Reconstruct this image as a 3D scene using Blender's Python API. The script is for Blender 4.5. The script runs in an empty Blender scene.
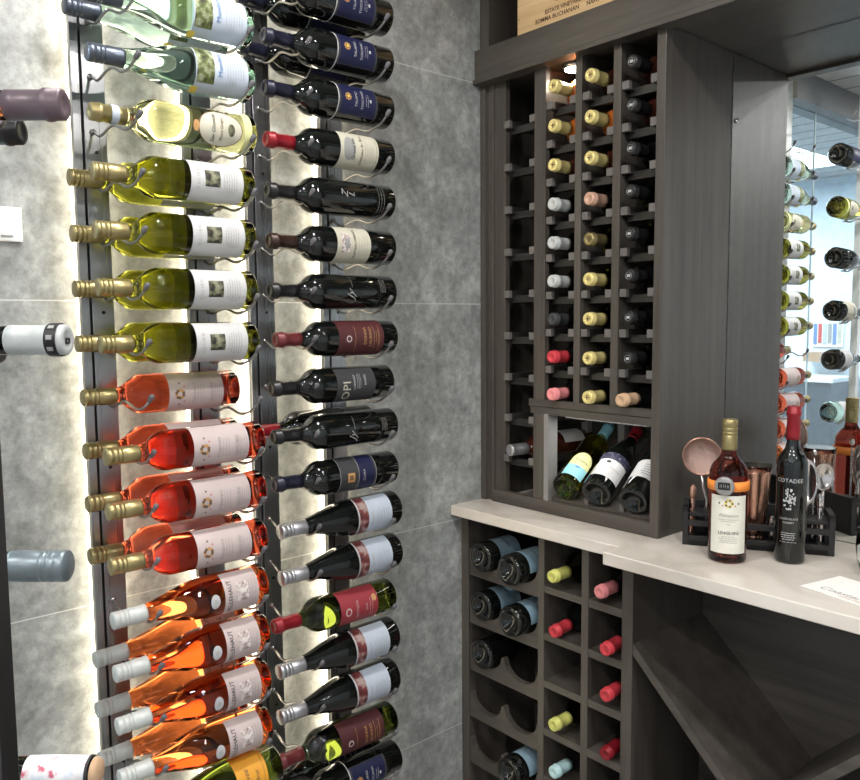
import bpy, bmesh, math, random
from mathutils import Vector, Matrix
random.seed(7)
PI = math.pi
S = bpy.context.scene
COL = S.collection

# ------------------------------------------------------------------ materials
MATS = {}
def nt(name):
    m = bpy.data.materials.new(name); m.use_nodes = True
    n = m.node_tree; b = n.nodes['Principled BSDF']
    return m, n, b
def mat(name, col, rough=.5, metal=0., trans=0., ior=1.45, coat=0., emit=None, es=0., bump=0., bscale=60., spec=.5, alpha=1.):
    if name in MATS: return MATS[name]
    m, n, b = nt(name)
    b.inputs['Base Color'].default_value = (*col, 1)
    b.inputs['Roughness'].default_value = rough
    b.inputs['Metallic'].default_value = metal
    b.inputs['Transmission Weight'].default_value = trans
    b.inputs['IOR'].default_value = ior
    b.inputs['Coat Weight'].default_value = coat
    b.inputs['Specular IOR Level'].default_value = spec
    if emit:
        b.inputs['Emission Color'].default_value = (*emit, 1)
        b.inputs['Emission Strength'].default_value = es
    # every surface gets a little procedural variation of its own
    tc = n.nodes.new('ShaderNodeTexCoord'); ns = n.nodes.new('ShaderNodeTexNoise')
    ns.inputs['Scale'].default_value = bscale; ns.inputs['Detail'].default_value = 3
    n.links.new(tc.outputs['Object'], ns.inputs['Vector'])
    if trans == 0 and not emit:
        mx = n.nodes.new('ShaderNodeMix'); mx.data_type = 'RGBA'
        mx.inputs['A'].default_value = (*[c * .88 for c in col], 1)
        mx.inputs['B'].default_value = (*[min(1, c * 1.1) for c in col], 1)
        n.links.new(ns.outputs['Fac'], mx.inputs['Factor']); n.links.new(mx.outputs['Result'], b.inputs['Base Color'])
    if bump:
        bp = n.nodes.new('ShaderNodeBump'); bp.inputs['Strength'].default_value = bump; bp.inputs['Distance'].default_value = .002
        n.links.new(ns.outputs['Fac'], bp.inputs['Height']); n.links.new(bp.outputs['Normal'], b.inputs['Normal'])
    MATS[name] = m
    return m

def ramp(n, stops):
    r = n.nodes.new('ShaderNodeValToRGB')
    e = r.color_ramp.elements
    while len(e) < len(stops): e.new(.5)
    for k, (p, c) in enumerate(stops): e[k].position = p; e[k].color = (*c, 1)
    return r

def marble():
    m, n, b = nt('grey_marble_tile')
    tc = n.nodes.new('ShaderNodeTexCoord')
    big = n.nodes.new('ShaderNodeTexNoise'); big.inputs['Scale'].default_value = 11; big.inputs['Detail'].default_value = 8; big.inputs['Roughness'].default_value = .66; big.inputs['Distortion'].default_value = .15
    fine = n.nodes.new('ShaderNodeTexNoise'); fine.inputs['Scale'].default_value = 48; fine.inputs['Detail'].default_value = 5; fine.inputs['Roughness'].default_value = .7
    n.links.new(tc.outputs['Object'], big.inputs['Vector']); n.links.new(tc.outputs['Object'], fine.inputs['Vector'])
    r1 = ramp(n, [(.30, (.205, .213, .207)), (.44, (.265, .275, .268)), (.56, (.33, .342, .334)), (.70, (.445, .455, .445))])
    n.links.new(big.outputs['Fac'], r1.inputs['Fac'])
    r2 = ramp(n, [(.35, (.74, .74, .74)), (.65, (1.18, 1.18, 1.18))]); n.links.new(fine.outputs['Fac'], r2.inputs['Fac'])
    mul = n.nodes.new('ShaderNodeMix'); mul.data_type = 'RGBA'; mul.blend_type = 'MULTIPLY'; mul.inputs['Factor'].default_value = 1
    n.links.new(r1.outputs['Color'], mul.inputs['A']); n.links.new(r2.outputs['Color'], mul.inputs['B'])
    # thin pale veins
    vn = n.nodes.new('ShaderNodeTexNoise'); vn.inputs['Scale'].default_value = 3.2; vn.inputs['Detail'].default_value = 6; vn.inputs['Distortion'].default_value = 2.2
    n.links.new(tc.outputs['Object'], vn.inputs['Vector'])
    rv = ramp(n, [(.485, (0, 0, 0)), (.5, (1, 1, 1)), (.515, (0, 0, 0))]); n.links.new(vn.outputs['Fac'], rv.inputs['Fac'])
    sc = n.nodes.new('ShaderNodeMath'); sc.operation = 'MULTIPLY'; sc.inputs[1].default_value = .13
    n.links.new(rv.outputs['Color'], sc.inputs[0])
    mv = n.nodes.new('ShaderNodeMix'); mv.data_type = 'RGBA'; mv.inputs['B'].default_value = (.5, .5, .485, 1)
    n.links.new(sc.outputs[0], mv.inputs['Factor']); n.links.new(mul.outputs['Result'], mv.inputs['A'])
    # horizontal joints every 0.6 m
    sx = n.nodes.new('ShaderNodeSeparateXYZ'); n.links.new(tc.outputs['Object'], sx.inputs[0])
    a = n.nodes.new('ShaderNodeMath'); a.operation = 'SUBTRACT'; a.inputs[1].default_value = .2725
    n.links.new(sx.outputs['Z'], a.inputs[0])
    f = n.nodes.new('ShaderNodeMath'); f.operation = 'PINGPONG'; f.inputs[1].default_value = .2994
    n.links.new(a.outputs[0], f.inputs[0])
    l = n.nodes.new('ShaderNodeMath'); l.operation = 'LESS_THAN'; l.inputs[1].default_value = .0012
    n.links.new(f.outputs[0], l.inputs[0])
    yy = n.nodes.new('ShaderNodeMath'); yy.operation = 'SUBTRACT'; yy.inputs[1].default_value = .885
    n.links.new(sx.outputs['Y'], yy.inputs[0])
    fy = n.nodes.new('ShaderNodeMath'); fy.operation = 'PINGPONG'; fy.inputs[1].default_value = .6
    n.links.new(yy.outputs[0], fy.inputs[0])
    ly = n.nodes.new('ShaderNodeMath'); ly.operation = 'LESS_THAN'; ly.inputs[1].default_value = .0009
    n.links.new(fy.outputs[0], ly.inputs[0])
    mxm = n.nodes.new('ShaderNodeMath'); mxm.operation = 'MAXIMUM'
    n.links.new(l.outputs[0], mxm.inputs[0]); n.links.new(ly.outputs[0], mxm.inputs[1])
    mj = n.nodes.new('ShaderNodeMix'); mj.data_type = 'RGBA'; mj.inputs['B'].default_value = (.52, .52, .5, 1)
    n.links.new(mxm.outputs[0], mj.inputs['Factor']); n.links.new(mv.outputs['Result'], mj.inputs['A'])
    n.links.new(mj.outputs['Result'], b.inputs['Base Color'])
    b.inputs['Roughness'].default_value = .34
    b.inputs['Specular IOR Level'].default_value = .4
    return m

def wood(name, dark, light, axis='Z', rough=.36):
    m, n, b = nt(name)
    tc = n.nodes.new('ShaderNodeTexCoord'); mp = n.nodes.new('ShaderNodeMapping')
    sc = {'Z': (26, 26, 1.1), 'X': (1.1, 26, 26), 'Y': (26, 1.1, 26)}[axis]
    mp.inputs['Scale'].default_value = sc
    n.links.new(tc.outputs['Object'], mp.inputs['Vector'])
    a = n.nodes.new('ShaderNodeTexNoise'); a.inputs['Scale'].default_value = 1.0; a.inputs['Detail'].default_value = 6; a.inputs['Roughness'].default_value = .65
    n.links.new(mp.outputs['Vector'], a.inputs['Vector'])
    f = n.nodes.new('ShaderNodeTexNoise'); f.inputs['Scale'].default_value = 9; f.inputs['Detail'].default_value = 3
    n.links.new(mp.outputs['Vector'], f.inputs['Vector'])
    mx = n.nodes.new('ShaderNodeMath'); mx.operation = 'MULTIPLY_ADD'; mx.inputs[1].default_value = .35
    n.links.new(f.outputs['Fac'], mx.inputs[0]); n.links.new(a.outputs['Fac'], mx.inputs[2])
    r = ramp(n, [(.45, dark), (.85, light)]); n.links.new(mx.outputs[0], r.inputs['Fac'])
    n.links.new(r.outputs['Color'], b.inputs['Base Color'])
    rr = n.nodes.new('ShaderNodeMapRange'); rr.inputs['To Min'].default_value = rough - .08; rr.inputs['To Max'].default_value = rough + .12
    n.links.new(a.outputs['Fac'], rr.inputs['Value']); n.links.new(rr.outputs['Result'], b.inputs['Roughness'])
    bp = n.nodes.new('ShaderNodeBump'); bp.inputs['Strength'].default_value = .12; bp.inputs['Distance'].default_value = .001
    n.links.new(mx.outputs[0], bp.inputs['Height']); n.links.new(bp.outputs['Normal'], b.inputs['Normal'])
    return m

def quartz():
    m, n, b = nt('pale_quartz')
    tc = n.nodes.new('ShaderNodeTexCoord')
    a = n.nodes.new('ShaderNodeTexNoise'); a.inputs['Scale'].default_value = 5; a.inputs['Detail'].default_value = 7; a.inputs['Distortion'].default_value = 1.2
    n.links.new(tc.outputs['Object'], a.inputs['Vector'])
    r = ramp(n, [(.35, (.50, .455, .40)), (.52, (.60, .55, .49)), (.7, (.67, .62, .56))]); n.links.new(a.outputs['Fac'], r.inputs['Fac'])
    n.links.new(r.outputs['Color'], b.inputs['Base Color'])
    b.inputs['Roughness'].default_value = .16
    return m

def brushed(name, col, rough=.3):
    m, n, b = nt(name)
    tc = n.nodes.new('ShaderNodeTexCoord'); mp = n.nodes.new('ShaderNodeMapping'); mp.inputs['Scale'].default_value = (300, 300, 3)
    n.links.new(tc.outputs['Object'], mp.inputs['Vector'])
    a = n.nodes.new('ShaderNodeTexNoise'); a.inputs['Scale'].default_value = 1; n.links.new(mp.outputs['Vector'], a.inputs['Vector'])
    rr = n.nodes.new('ShaderNodeMapRange'); rr.inputs['To Min'].default_value = rough - .06; rr.inputs['To Max'].default_value = rough + .1
    n.links.new(a.outputs['Fac'], rr.inputs['Value']); n.links.new(rr.outputs['Result'], b.inputs['Roughness'])
    b.inputs['Base Color'].default_value = (*col, 1); b.inputs['Metallic'].default_value = 1
    return m

def picture(name, cols, scale=90):
    m, n, b = nt(name)
    tc = n.nodes.new('ShaderNodeTexCoord'); a = n.nodes.new('ShaderNodeTexNoise'); a.inputs['Scale'].default_value = scale; a.inputs['Detail'].default_value = 4
    n.links.new(tc.outputs['Object'], a.inputs['Vector'])
    r = ramp(n, cols); r.color_ramp.interpolation = 'LINEAR'
    n.links.new(a.outputs['Fac'], r.inputs['Fac']); n.links.new(r.outputs['Color'], b.inputs['Base Color'])
    b.inputs['Roughness'].default_value = .5
    return m

def ceil_slats():
    m, n, b = nt('grey_ceiling_planks')
    tc = n.nodes.new('ShaderNodeTexCoord'); s = n.nodes.new('ShaderNodeSeparateXYZ'); n.links.new(tc.outputs['Object'], s.inputs[0])
    p = n.nodes.new('ShaderNodeMath'); p.operation = 'PINGPONG'; p.inputs[1].default_value = .09; n.links.new(s.outputs['Y'], p.inputs[0])
    l = n.nodes.new('ShaderNodeMath'); l.operation = 'LESS_THAN'; l.inputs[1].default_value = .006; n.links.new(p.outputs[0], l.inputs[0])
    a = n.nodes.new('ShaderNodeTexNoise'); a.inputs['Scale'].default_value = 4; a.inputs['Detail'].default_value = 5; n.links.new(tc.outputs['Object'], a.inputs['Vector'])
    r = ramp(n, [(.3, (.36, .36, .36)), (.7, (.5, .5, .49))]); n.links.new(a.outputs['Fac'], r.inputs['Fac'])
    mx = n.nodes.new('ShaderNodeMix'); mx.data_type = 'RGBA'; mx.inputs['B'].default_value = (.03, .03, .03, 1)
    n.links.new(l.outputs[0], mx.inputs['Factor']); n.links.new(r.outputs['Color'], mx.inputs['A']); n.links.new(mx.outputs['Result'], b.inputs['Base Color'])
    b.inputs['Roughness'].default_value = .45
    return m

MARBLE = marble(); QUARTZ = quartz(); CEIL = ceil_slats()
WD, WL = (.038, .0325, .028), (.086, .0745, .0645)
WZ = wood('smoked_wood_upright', WD, WL, 'Z'); WX = wood('smoked_wood_level', WD, WL, 'X'); WY = wood('smoked_wood_deep_shaded', (.014, .013, .012), (.032, .029, .027), 'Y')  # deep version: same smoked wood with the recess shade put into its colour
WDK = wood('smoked_wood_inner_shaded', (.012, .011, .010), (.026, .024, .022), 'X')  # crossbars: same wood again, colour darkened to stand for shade inside the rack
WEND = mat('sawn_end_grain', (.135, .125, .118), .6, bscale=200)
WBACK = mat('dark_backboard', (.022, .021, .02), .6)
PINE = wood('pine_crate_board', (.62, .40, .19), (.86, .62, .36), 'X', .55)
STEEL = brushed('rail_steel', (.42, .42, .43), .28)
STEEL2 = brushed('post_steel', (.10, .10, .105), .4)
PEGM = mat('peg_steel', (.33, .32, .31), .3, 1.)
RUBBER = mat('peg_rubber', (.11, .105, .11), .6)
BLACK = mat('black_paint', (.008, .008, .009), .5)
CADDY = mat('black_stained_bamboo', (.016, .015, .016), .45, bscale=30, bump=.1)
LED = mat('led_strip', (1, 1, 1), emit=(1, .88, .66), es=7.5)
BULB = mat('downlight_lens', (1, 1, 1), emit=(1, .96, .9), es=16.)
PUCK = mat('puck_lens', (1, 1, 1), emit=(1, .9, .75), es=14.)
WHITE = mat('white_plastic', (.75, .75, .75), .4)
MIRROR = mat('silver_mirror', (.86, .89, .89), 0., 1.)
CLEAR = mat('clear_sheet_glass', (.93, .98, .97), 0., 0., 1., 1.45)
COPPER = brushed('brushed_copper', (.62, .36, .27), .26)
SILVER = mat('polished_steel', (.62, .58, .57), .2, 1.)
# liquid filled glass, by colour
G = dict(
    dark=mat('wine_black_glass', (.0035, .0045, .004), .04, coat=.3, bscale=8),
    olive=mat('olive_glass', (.44, .44, .045), 0., 0., 1., 1.42),
    mint=mat('mint_glass', (.70, .93, .80), 0., 0., 1., 1.42),
    lemon=mat('lemon_glass', (.90, .90, .48), 0., 0., 1., 1.42),
    coral=mat('coral_glass', (.88, .155, .07), 0., 0., 1., 1.4),
    amber=mat('amber_pink_glass', (.78, .20, .055), 0., 0., 1., 1.4),
    darkrose=mat('dark_rose_glass', (.30, .055, .035), 0., 0., 1., 1.4),
    green=mat('deep_green_glass', (.10, .13, .018), 0., 0., 1., 1.42),
    lime=mat('yellow_green_glass', (.55, .52, .03), 0., 0., 1., 1.42),
    brown=mat('brown_glass', (.05, .014, .008), .05, coat=.3, bscale=8),
    tawny=mat('orange_glass', (.62, .17, .03), .08, coat=.3, bscale=8),
)
def cap(name, col, rough=.35, metal=.6): return mat('capsule_' + name, col, rough, metal, bscale=150)
C = dict(
    gold=cap('dull_gold', (.33, .27, .125), .35, .75), brightgold=cap('bright_gold', (.78, .66, .27), .35, .4),
    silver=cap('silver', (.42, .42, .44), .35, .8), steelblue=cap('steel_blue', (.10, .115, .145), .35, .7),
    navy=cap('navy', (.012, .013, .028), .35, .2), black=cap('black', (.010, .010, .011), .35, .1),
    red=cap('red', (.24, .010, .018), .35, .2), brightred=cap('bright_red', (.56, .045, .06), .4, .1), pinkred=cap('pinkish_red', (.75, .25, .26), .5, .0),
    maroon=cap('maroon', (.13, .022, .025), .4, .2), brown=cap('brown', (.035, .018, .012), .35, .3), bronze=cap('bronze', (.20, .12, .07), .4, .5),
    white=cap('white', (.46, .48, .475), .4, 0.), palegrey=cap('pale_grey', (.50, .52, .50), .4, .1), lavender=cap('lavender', (.13, .095, .11), .4, .2),
    lime=cap('lime', (.60, .60, .16), .4, .1), paleblue=cap('pale_blue', (.42, .62, .64), .4, 0.), skyblue=cap('sky_blue', (.25, .56, .66), .4, 0.),
    darkgrey=cap('charcoal', (.045, .048, .052), .45, .2), greyblue=cap('grey_blue', (.17, .205, .225), .38, .5), copper=cap('copper', (.62, .38, .28), .4, .4),
    cork=mat('cork', (.55, .36, .22), .8, bscale=120))
def paper(name, col, rough=.55): return mat('paper_' + name, col, rough, bscale=25)
L = dict(
    white=paper('white', (.50, .50, .50)), cream=paper('cream', (.50, .475, .38)), pink=paper('blush', (.50, .415, .405)), navy=paper('deep_blue', (.005, .007, .040)),
    maroon=paper('maroon', (.065, .014, .016)), red=paper('crimson', (.27, .03, .04)), slate=paper('slate', (.035, .036, .038)), bluewhite=paper('blue_white', (.42, .47, .54)),
    orange=paper('orange', (.72, .33, .03)), ink=paper('ink', (.03, .028, .03)), softink=paper('soft_ink', (.30, .27, .26)), silver=paper('silver_ink', (.42, .42, .42)),
    goldink=mat('gold_ink', (.55, .30, .12), .4, .3), olive=paper('olive', (.12, .13, .07)), brownink=paper('brown_ink', (.15, .09, .05)), yellow=paper('yellow', (.75, .56, .09)),
    skyblue=paper('sky', (.27, .58, .63)), lemon=paper('lemon', (.62, .62, .30)), grey=paper('grey', (.28, .28, .27)), blue=paper('mid_blue', (.10, .2, .42)), redink=paper('red_ink', (.5, .05, .05)))
L['vineyard'] = picture('paper_vineyard_photo', [(.35, (.02, .02, .015)), (.5, (.10, .12, .03)), (.65, (.30, .33, .22))], 70)
L['leaf'] = picture('paper_leaf_photo', [(.42, (.015, .013, .01)), (.5, (.10, .10, .06)), (.6, (.22, .22, .14))], 60)
L['tower'] = picture('paper_tower_etching', [(.4, (.28, .2, .19)), (.52, (.55, .48, .46)), (.6, (.68, .62, .6))], 160)
L['barkred'] = picture('paper_red_grain', [(.38, (.05, .015, .015)), (.52, (.16, .03, .03)), (.66, (.34, .25, .23))], 60)
L['floral'] = picture('paper_pink_floral', [(.38, (.55, .60, .68)), (.5, (.72, .72, .74)), (.6, (.70, .66, .68)), (.66, (.50, .10, .16))], 55)
L['speckle'] = picture('paper_silver_speckle', [(.48, (.02, .02, .045)), (.58, (.03, .03, .07)), (.64, (.3, .3, .4))], 260)

# ------------------------------------------------------------------ mesh building
class MB:
    def __init__(s): s.v = []; s.f = []; s.mi = []; s.sm = []; s.mats = []; s.xf = None
    def m(s, mt):
        if mt not in s.mats: s.mats.append(mt)
        return s.mats.index(mt)
    def add(s, vs, fs, mt, smooth=False):
        o = len(s.v); k = s.m(mt)
        if s.xf is not None: vs = [tuple(s.xf @ Vector(p)) for p in vs]
        s.v += [tuple(p) for p in vs]
        for f in fs: s.f.append(tuple(i + o for i in f)); s.mi.append(k); s.sm.append(smooth)
    def box(s, x0, x1, y0, y1, z0, z1, mt, bev=0.):
        x0, x1 = min(x0, x1), max(x0, x1); y0, y1 = min(y0, y1), max(y0, y1); z0, z1 = min(z0, z1), max(z0, z1)
        if bev:
            b = bmesh.new(); bmesh.ops.create_cube(b, size=1)
            for v in b.verts: v.co = Vector(((x0 + x1) / 2 + v.co.x * (x1 - x0), (y0 + y1) / 2 + v.co.y * (y1 - y0), (z0 + z1) / 2 + v.co.z * (z1 - z0)))
            bmesh.ops.bevel(b, geom=list(b.edges), offset=bev, segments=2, affect='EDGES', profile=.6)
            b.verts.index_update()
            s.add([tuple(v.co) for v in b.verts], [tuple(v.index for v in f.verts) for f in b.faces], mt); b.free(); return
        s.add([(x0, y0, z0), (x1, y0, z0), (x1, y1, z0), (x0, y1, z0), (x0, y0, z1), (x1, y0, z1), (x1, y1, z1), (x0, y1, z1)],
              [(0, 3, 2, 1), (4, 5, 6, 7), (0, 1, 5, 4), (1, 2, 6, 5), (2, 3, 7, 6), (3, 0, 4, 7)], mt)
    def prism(s, pts, a0, a1, mt, axis='Y'):
        """closed outline pts (u, w) swept between a0 and a1; axis Y: u=x, w=z;  X: u=y, w=z;  Z: u=x, w=y"""
        def P(u, w, a): return {'Y': (u, a, w), 'X': (a, u, w), 'Z': (u, w, a)}[axis]
        n = len(pts)
        s.add([P(u, w, a0) for u, w in pts] + [P(u, w, a1) for u, w in pts],
              [tuple(range(n)), tuple(range(2 * n - 1, n - 1, -1))] + [(i, i + n, (i + 1) % n + n, (i + 1) % n) for i in range(n)], mt)
    def lathe(s, prof, mt, n=36, close=True):
        vs = []; fs = []
        for r, z in prof:
            for k in range(n): a = 2 * PI * k / n; vs.append((r * math.cos(a), r * math.sin(a), z))
        for i in range(len(prof) - 1):
            for k in range(n): fs.append((i * n + k, i * n + (k + 1) % n, (i + 1) * n + (k + 1) % n, (i + 1) * n + k))
        if close:
            fs.append(tuple(range(n - 1, -1, -1))); fs.append(tuple((len(prof) - 1) * n + k for k in range(n)))
        s.add(vs, fs, mt, True)
    def tube(s, pts, r, mt, n=8, rs=None):
        pts = [Vector(p) for p in pts]; vs = []; fs = []; up = Vector((0, 0, 1))
        for i, p in enumerate(pts):
            t = (pts[min(i + 1, len(pts) - 1)] - pts[max(i - 1, 0)]).normalized()
            if i == 0:
                u = t.orthogonal().normalized()
            else: u = (u - t * u.dot(t)).normalized()
            w = t.cross(u); rr = rs[i] if rs else r
            for k in range(n): a = 2 * PI * k / n; vs.append(p + (u * math.cos(a) + w * math.sin(a)) * rr)
        for i in range(len(pts) - 1):
            for k in range(n): fs.append((i * n + k, i * n + (k + 1) % n, (i + 1) * n + (k + 1) % n, (i + 1) * n + k))
        fs.append(tuple(range(n - 1, -1, -1))); fs.append(tuple((len(pts) - 1) * n + k for k in range(n)))
        s.add(vs, fs, mt, True)
    def patch(s, R, zc, yc, w, h, mt, lift=.0005, oval=False, n=10, Rf=None):
        """curved sheet on a cylinder of radius R around Z, facing +X; yc = arc offset, w = arc width"""
        if oval:
            vs = [(R + lift, yc, zc)]; N = 32; K = 6 if w > .02 else 1
            for j in range(1, K + 1):
                for k in range(N): a = 2 * PI * k / N; vs.append((R + lift, yc + j / K * w / 2 * math.cos(a), zc + j / K * h / 2 * math.sin(a)))
            fs = [(0, k + 1, (k + 1) % N + 1) for k in range(N)]
            for j in range(K - 1):
                for k in range(N): fs.append((1 + j * N + k, 1 + (j + 1) * N + k, 1 + (j + 1) * N + (k + 1) % N, 1 + j * N + (k + 1) % N))
        else:
            vs = []; fs = []
            for j in range(2):
                for i in range(n + 1): vs.append((R + lift, yc - w / 2 + w * i / n, zc - h / 2 + h * j))
            fs = [(i, i + 1, i + n + 2, i + n + 1) for i in range(n)]
        out = []
        for rr, a, z in vs:
            q = rr if Rf is None else Rf(z) + lift
            out.append((q * math.cos(a / R), q * math.sin(a / R), z))
        s.add(out, fs, mt, True)
    def text(s, R, txt, zc, yc, size, mt, lift=.0012, flat=False, shear=0.):
        vs, fs, w = text_shape(txt, size, shear)
        out = []
        for x, y in vs:
            u = yc + x - w / 2; z = zc + y - size * .35
            out.append((u, z, lift) if flat else ((R + lift) * math.cos(u / R), (R + lift) * math.sin(u / R), z))
            if flat: out[-1] = (u, z, lift)
        s.add(out, fs, mt)
    def mesh(s, name):
        me = bpy.data.meshes.new(name); me.from_pydata([tuple(p) for p in s.v], [], s.f)
        for mt in s.mats: me.materials.append(mt)
        me.polygons.foreach_set('material_index', s.mi); me.polygons.foreach_set('use_smooth', s.sm); me.update()
        return me
    def build(s, name, parent=None, **props):
        o = bpy.data.objects.new(name, s.mesh(name)); COL.objects.link(o)
        if parent is not None: o.parent = parent
        for k, v in props.items(): o[k] = v
        return o

_tc = {}
def text_shape(txt, size, shear=0., bold=0.):
    key = (txt, size, shear, bold)
    if key in _tc: return _tc[key]
    cu = bpy.data.curves.new('lettering', 'FONT'); cu.body = txt; cu.size = size; cu.resolution_u = 2; cu.shear = shear; cu.offset = bold
    ob = bpy.data.objects.new('lettering', cu); COL.objects.link(ob)
    dg = bpy.context.evaluated_depsgraph_get(); me = ob.evaluated_get(dg).to_mesh()
    vs = [(v.co.x, v.co.y) for v in me.vertices]; fs = [tuple(p.vertices) for p in me.polygons]
    ob.evaluated_get(dg).to_mesh_clear(); bpy.data.objects.remove(ob); bpy.data.curves.remove(cu)
    w = max((x for x, y in vs), default=0)
    _tc[key] = (vs, fs, w); return _tc[key]

def tag(o, label, cat, group=None, kind=None):
    o['label'] = label; o['category'] = cat
    if group: o['group'] = group
    if kind: o['kind'] = kind
    return o
def empty(name, loc, M=None):
    o = bpy.data.objects.new(name, None); COL.objects.link(o); o.empty_display_size = .02
    if M is not None:
        M = M.to_4x4(); M.translation = Vector(loc); o.matrix_world = M
    else: o.location = loc
    return o
def struct(name, mb): return mb.build(name, kind='structure')
def obj(name, me, parent, label=None):
    o = bpy.data.objects.new(name, me); COL.objects.link(o); o.parent = parent
    if label: o['label'] = label
    return o

# ------------------------------------------------------------------ bottles
def prof_bordeaux(R=.0375, H=.30, sh=.190, nr=.0145):
    k = H / .30
    p = [(0, .020), (R * .32, .018), (R * .56, .010), (R * .72, .002), (R * .83, 0), (R * .94, .0015), (R, .006), (R, sh), (R * .985, sh + .007), (R * .93, sh + .014), (R * .82, sh + .022), (R * .66, sh + .029), (R * .52, sh + .035), (nr * 1.10, sh + .043), (nr, sh + .050), (nr, H - .004)]
    return p
def prof_burgundy(R=.0405, H=.298, nr=.0145):
    return [(0, .022), (.012, .02), (.022, .011), (.029, .002), (.034, 0), (.0385, .002), (R, .008), (R, .115), (R * .985, .130), (R * .93, .148), (R * .83, .167), (R * .70, .187), (R * .57, .206), (R * .46, .224), (R * .39, .240), (nr * 1.03, .254), (nr, .264), (nr, H - .004)]
SHAPES = {
    'bordeaux': dict(p=prof_bordeaux(), R=.0375, H=.30, c0=.240),
    'short': dict(p=prof_bordeaux(.0375, .292, .184), R=.0375, H=.292, c0=.236),
    'burgundy': dict(p=prof_burgundy(), R=.0405, H=.298, c0=.238),
    'champagne': dict(p=prof_burgundy(.044, .30, .0155), R=.044, H=.30, c0=.215),
    'slim': dict(p=prof_bordeaux(.0300, .328, .204, .0125), R=.030, H=.328, c0=.258),
    'table': dict(p=prof_bordeaux(.0388, .30, .184), R=.0388, H=.30, c0=.235),
    'longneck': dict(p=prof_bordeaux(.0385, .32, .165), R=.0385, H=.32, c0=.262),
}
_mc = {}
def capsule_mesh(shape, cm, style):
    key = ('cap', shape, cm, style)
    if key in _mc: return _mc[key]
    s = SHAPES[shape]; H = s['H']; z0 = s['c0']; b = MB(); r = .0158 if shape != 'slim' else .0142
    rb = max(rr for rr, z in s['p'] if z >= z0 - .004) + .0008
    rb = max(rb, r - .0006)
    if style == 'screw':      # screw cap: knurled head band, beads on the skirt
        pr = [(rb, z0), (rb + .0002, z0 + .004), (r, z0 + .012), (r, z0 + .030), (r - .0009, z0 + .0315), (r - .0009, z0 + .033), (r, z0 + .0345), (r, z0 + .037), (r - .0008, z0 + .038), (r - .0008, z0 + .0395), (r, z0 + .041),
              (r, z0 + .046), (r - .0006, z0 + .047), (r - .0006, z0 + .0485), (r, z0 + .0495), (r, H - .0012), (r - .0015, H), (0.0001, H)]
        pr = [(a, min(z, H)) for a, z in pr]
    else:
        pr = [(rb, z0), (r - .0008, z0 + .012), (r - .001, H - .020), (r + .0007, H - .0185), (r + .0007, H - .013), (r - .0004, H - .012), (r - .0004, H - .0015), (r - .002, H), (.008, H), (.0075, H - .0006), (.0001, H - .0006)]
    b.lathe(pr, C[cm], 32)
    if style == 'banded':
        b.lathe([(r + .0004, z0 + .014), (r + .0006, z0 + .015), (r + .0006, z0 + .026), (r + .0004, z0 + .027)], L['bluewhite'], 32, False)
    if style == 'ring':       # black band with pale blocks near the top
        b.lathe([(r + .0008, H - .017), (r + .0011, H - .016), (r + .0011, H - .006), (r + .0008, H - .005)], BLACK, 32, False)
        for k in range(9):
            a = 2 * PI * k / 9; b.xf = Matrix.Rotation(a, 4, 'Z'); b.patch(r + .0012, H - .011, 0, .0045, .006, L['grey'], .0004)
        b.xf = None
        for k, (dx, dy, w, h) in enumerate([(-.003, 0, .002, .009), (.001, 0, .002, .009), (-.001, .0035, .006, .0018), (-.001, -.0035, .006, .0018)]):
            b.box(dx - w / 2, dx + w / 2, dy - h / 2, dy + h / 2, H - .0005, H + .0005, L['ink'])
    if style == 'floral':
        b = MB(); b.lathe([(rb, z0 - .012), (r, z0), (r, H - .008), (r - .001, H - .007)], L['floral'], 32, False)
        b.lathe([(r - .0008, H - .0085), (r + .0002, H - .008), (r + .0002, H - .006), (r - .0008, H - .0055)], L['ink'], 32, False)
        b.lathe([(r - .002, H - .02), (r - .0016, H - .001), (r - .004, H + .002), (.0001, H + .002)], C['cork'], 32)
    if style == 'emblem':
        b.lathe([(.0085, H - .0004), (.0085, H + .0004), (.0078, H + .0004), (.0078, H - .0004)], C['silver'], 24, False)
        b.box(-.003, .003, -.004, .004, H - .001, H + .0006, L['silver'])
    if style == 'stamp':
        b.box(-.006, .006, -.0009, .0009, H - .001, H + .0004, L['brownink']); b.box(-.001, .001, -.006, .006, H - .001, H + .0004, L['brownink'])
    me = b.mesh('capsule'); _mc[key] = me; return me
def glass_mesh(shape, g):
    key = ('glass', shape, g)
    if key in _mc: return _mc[key]
    b = MB(); b.lathe([(max(r, .0001), z) for r, z in SHAPES[shape]['p']], G[g], 48)
    me = b.mesh('glass'); _mc[key] = me; return me

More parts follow.
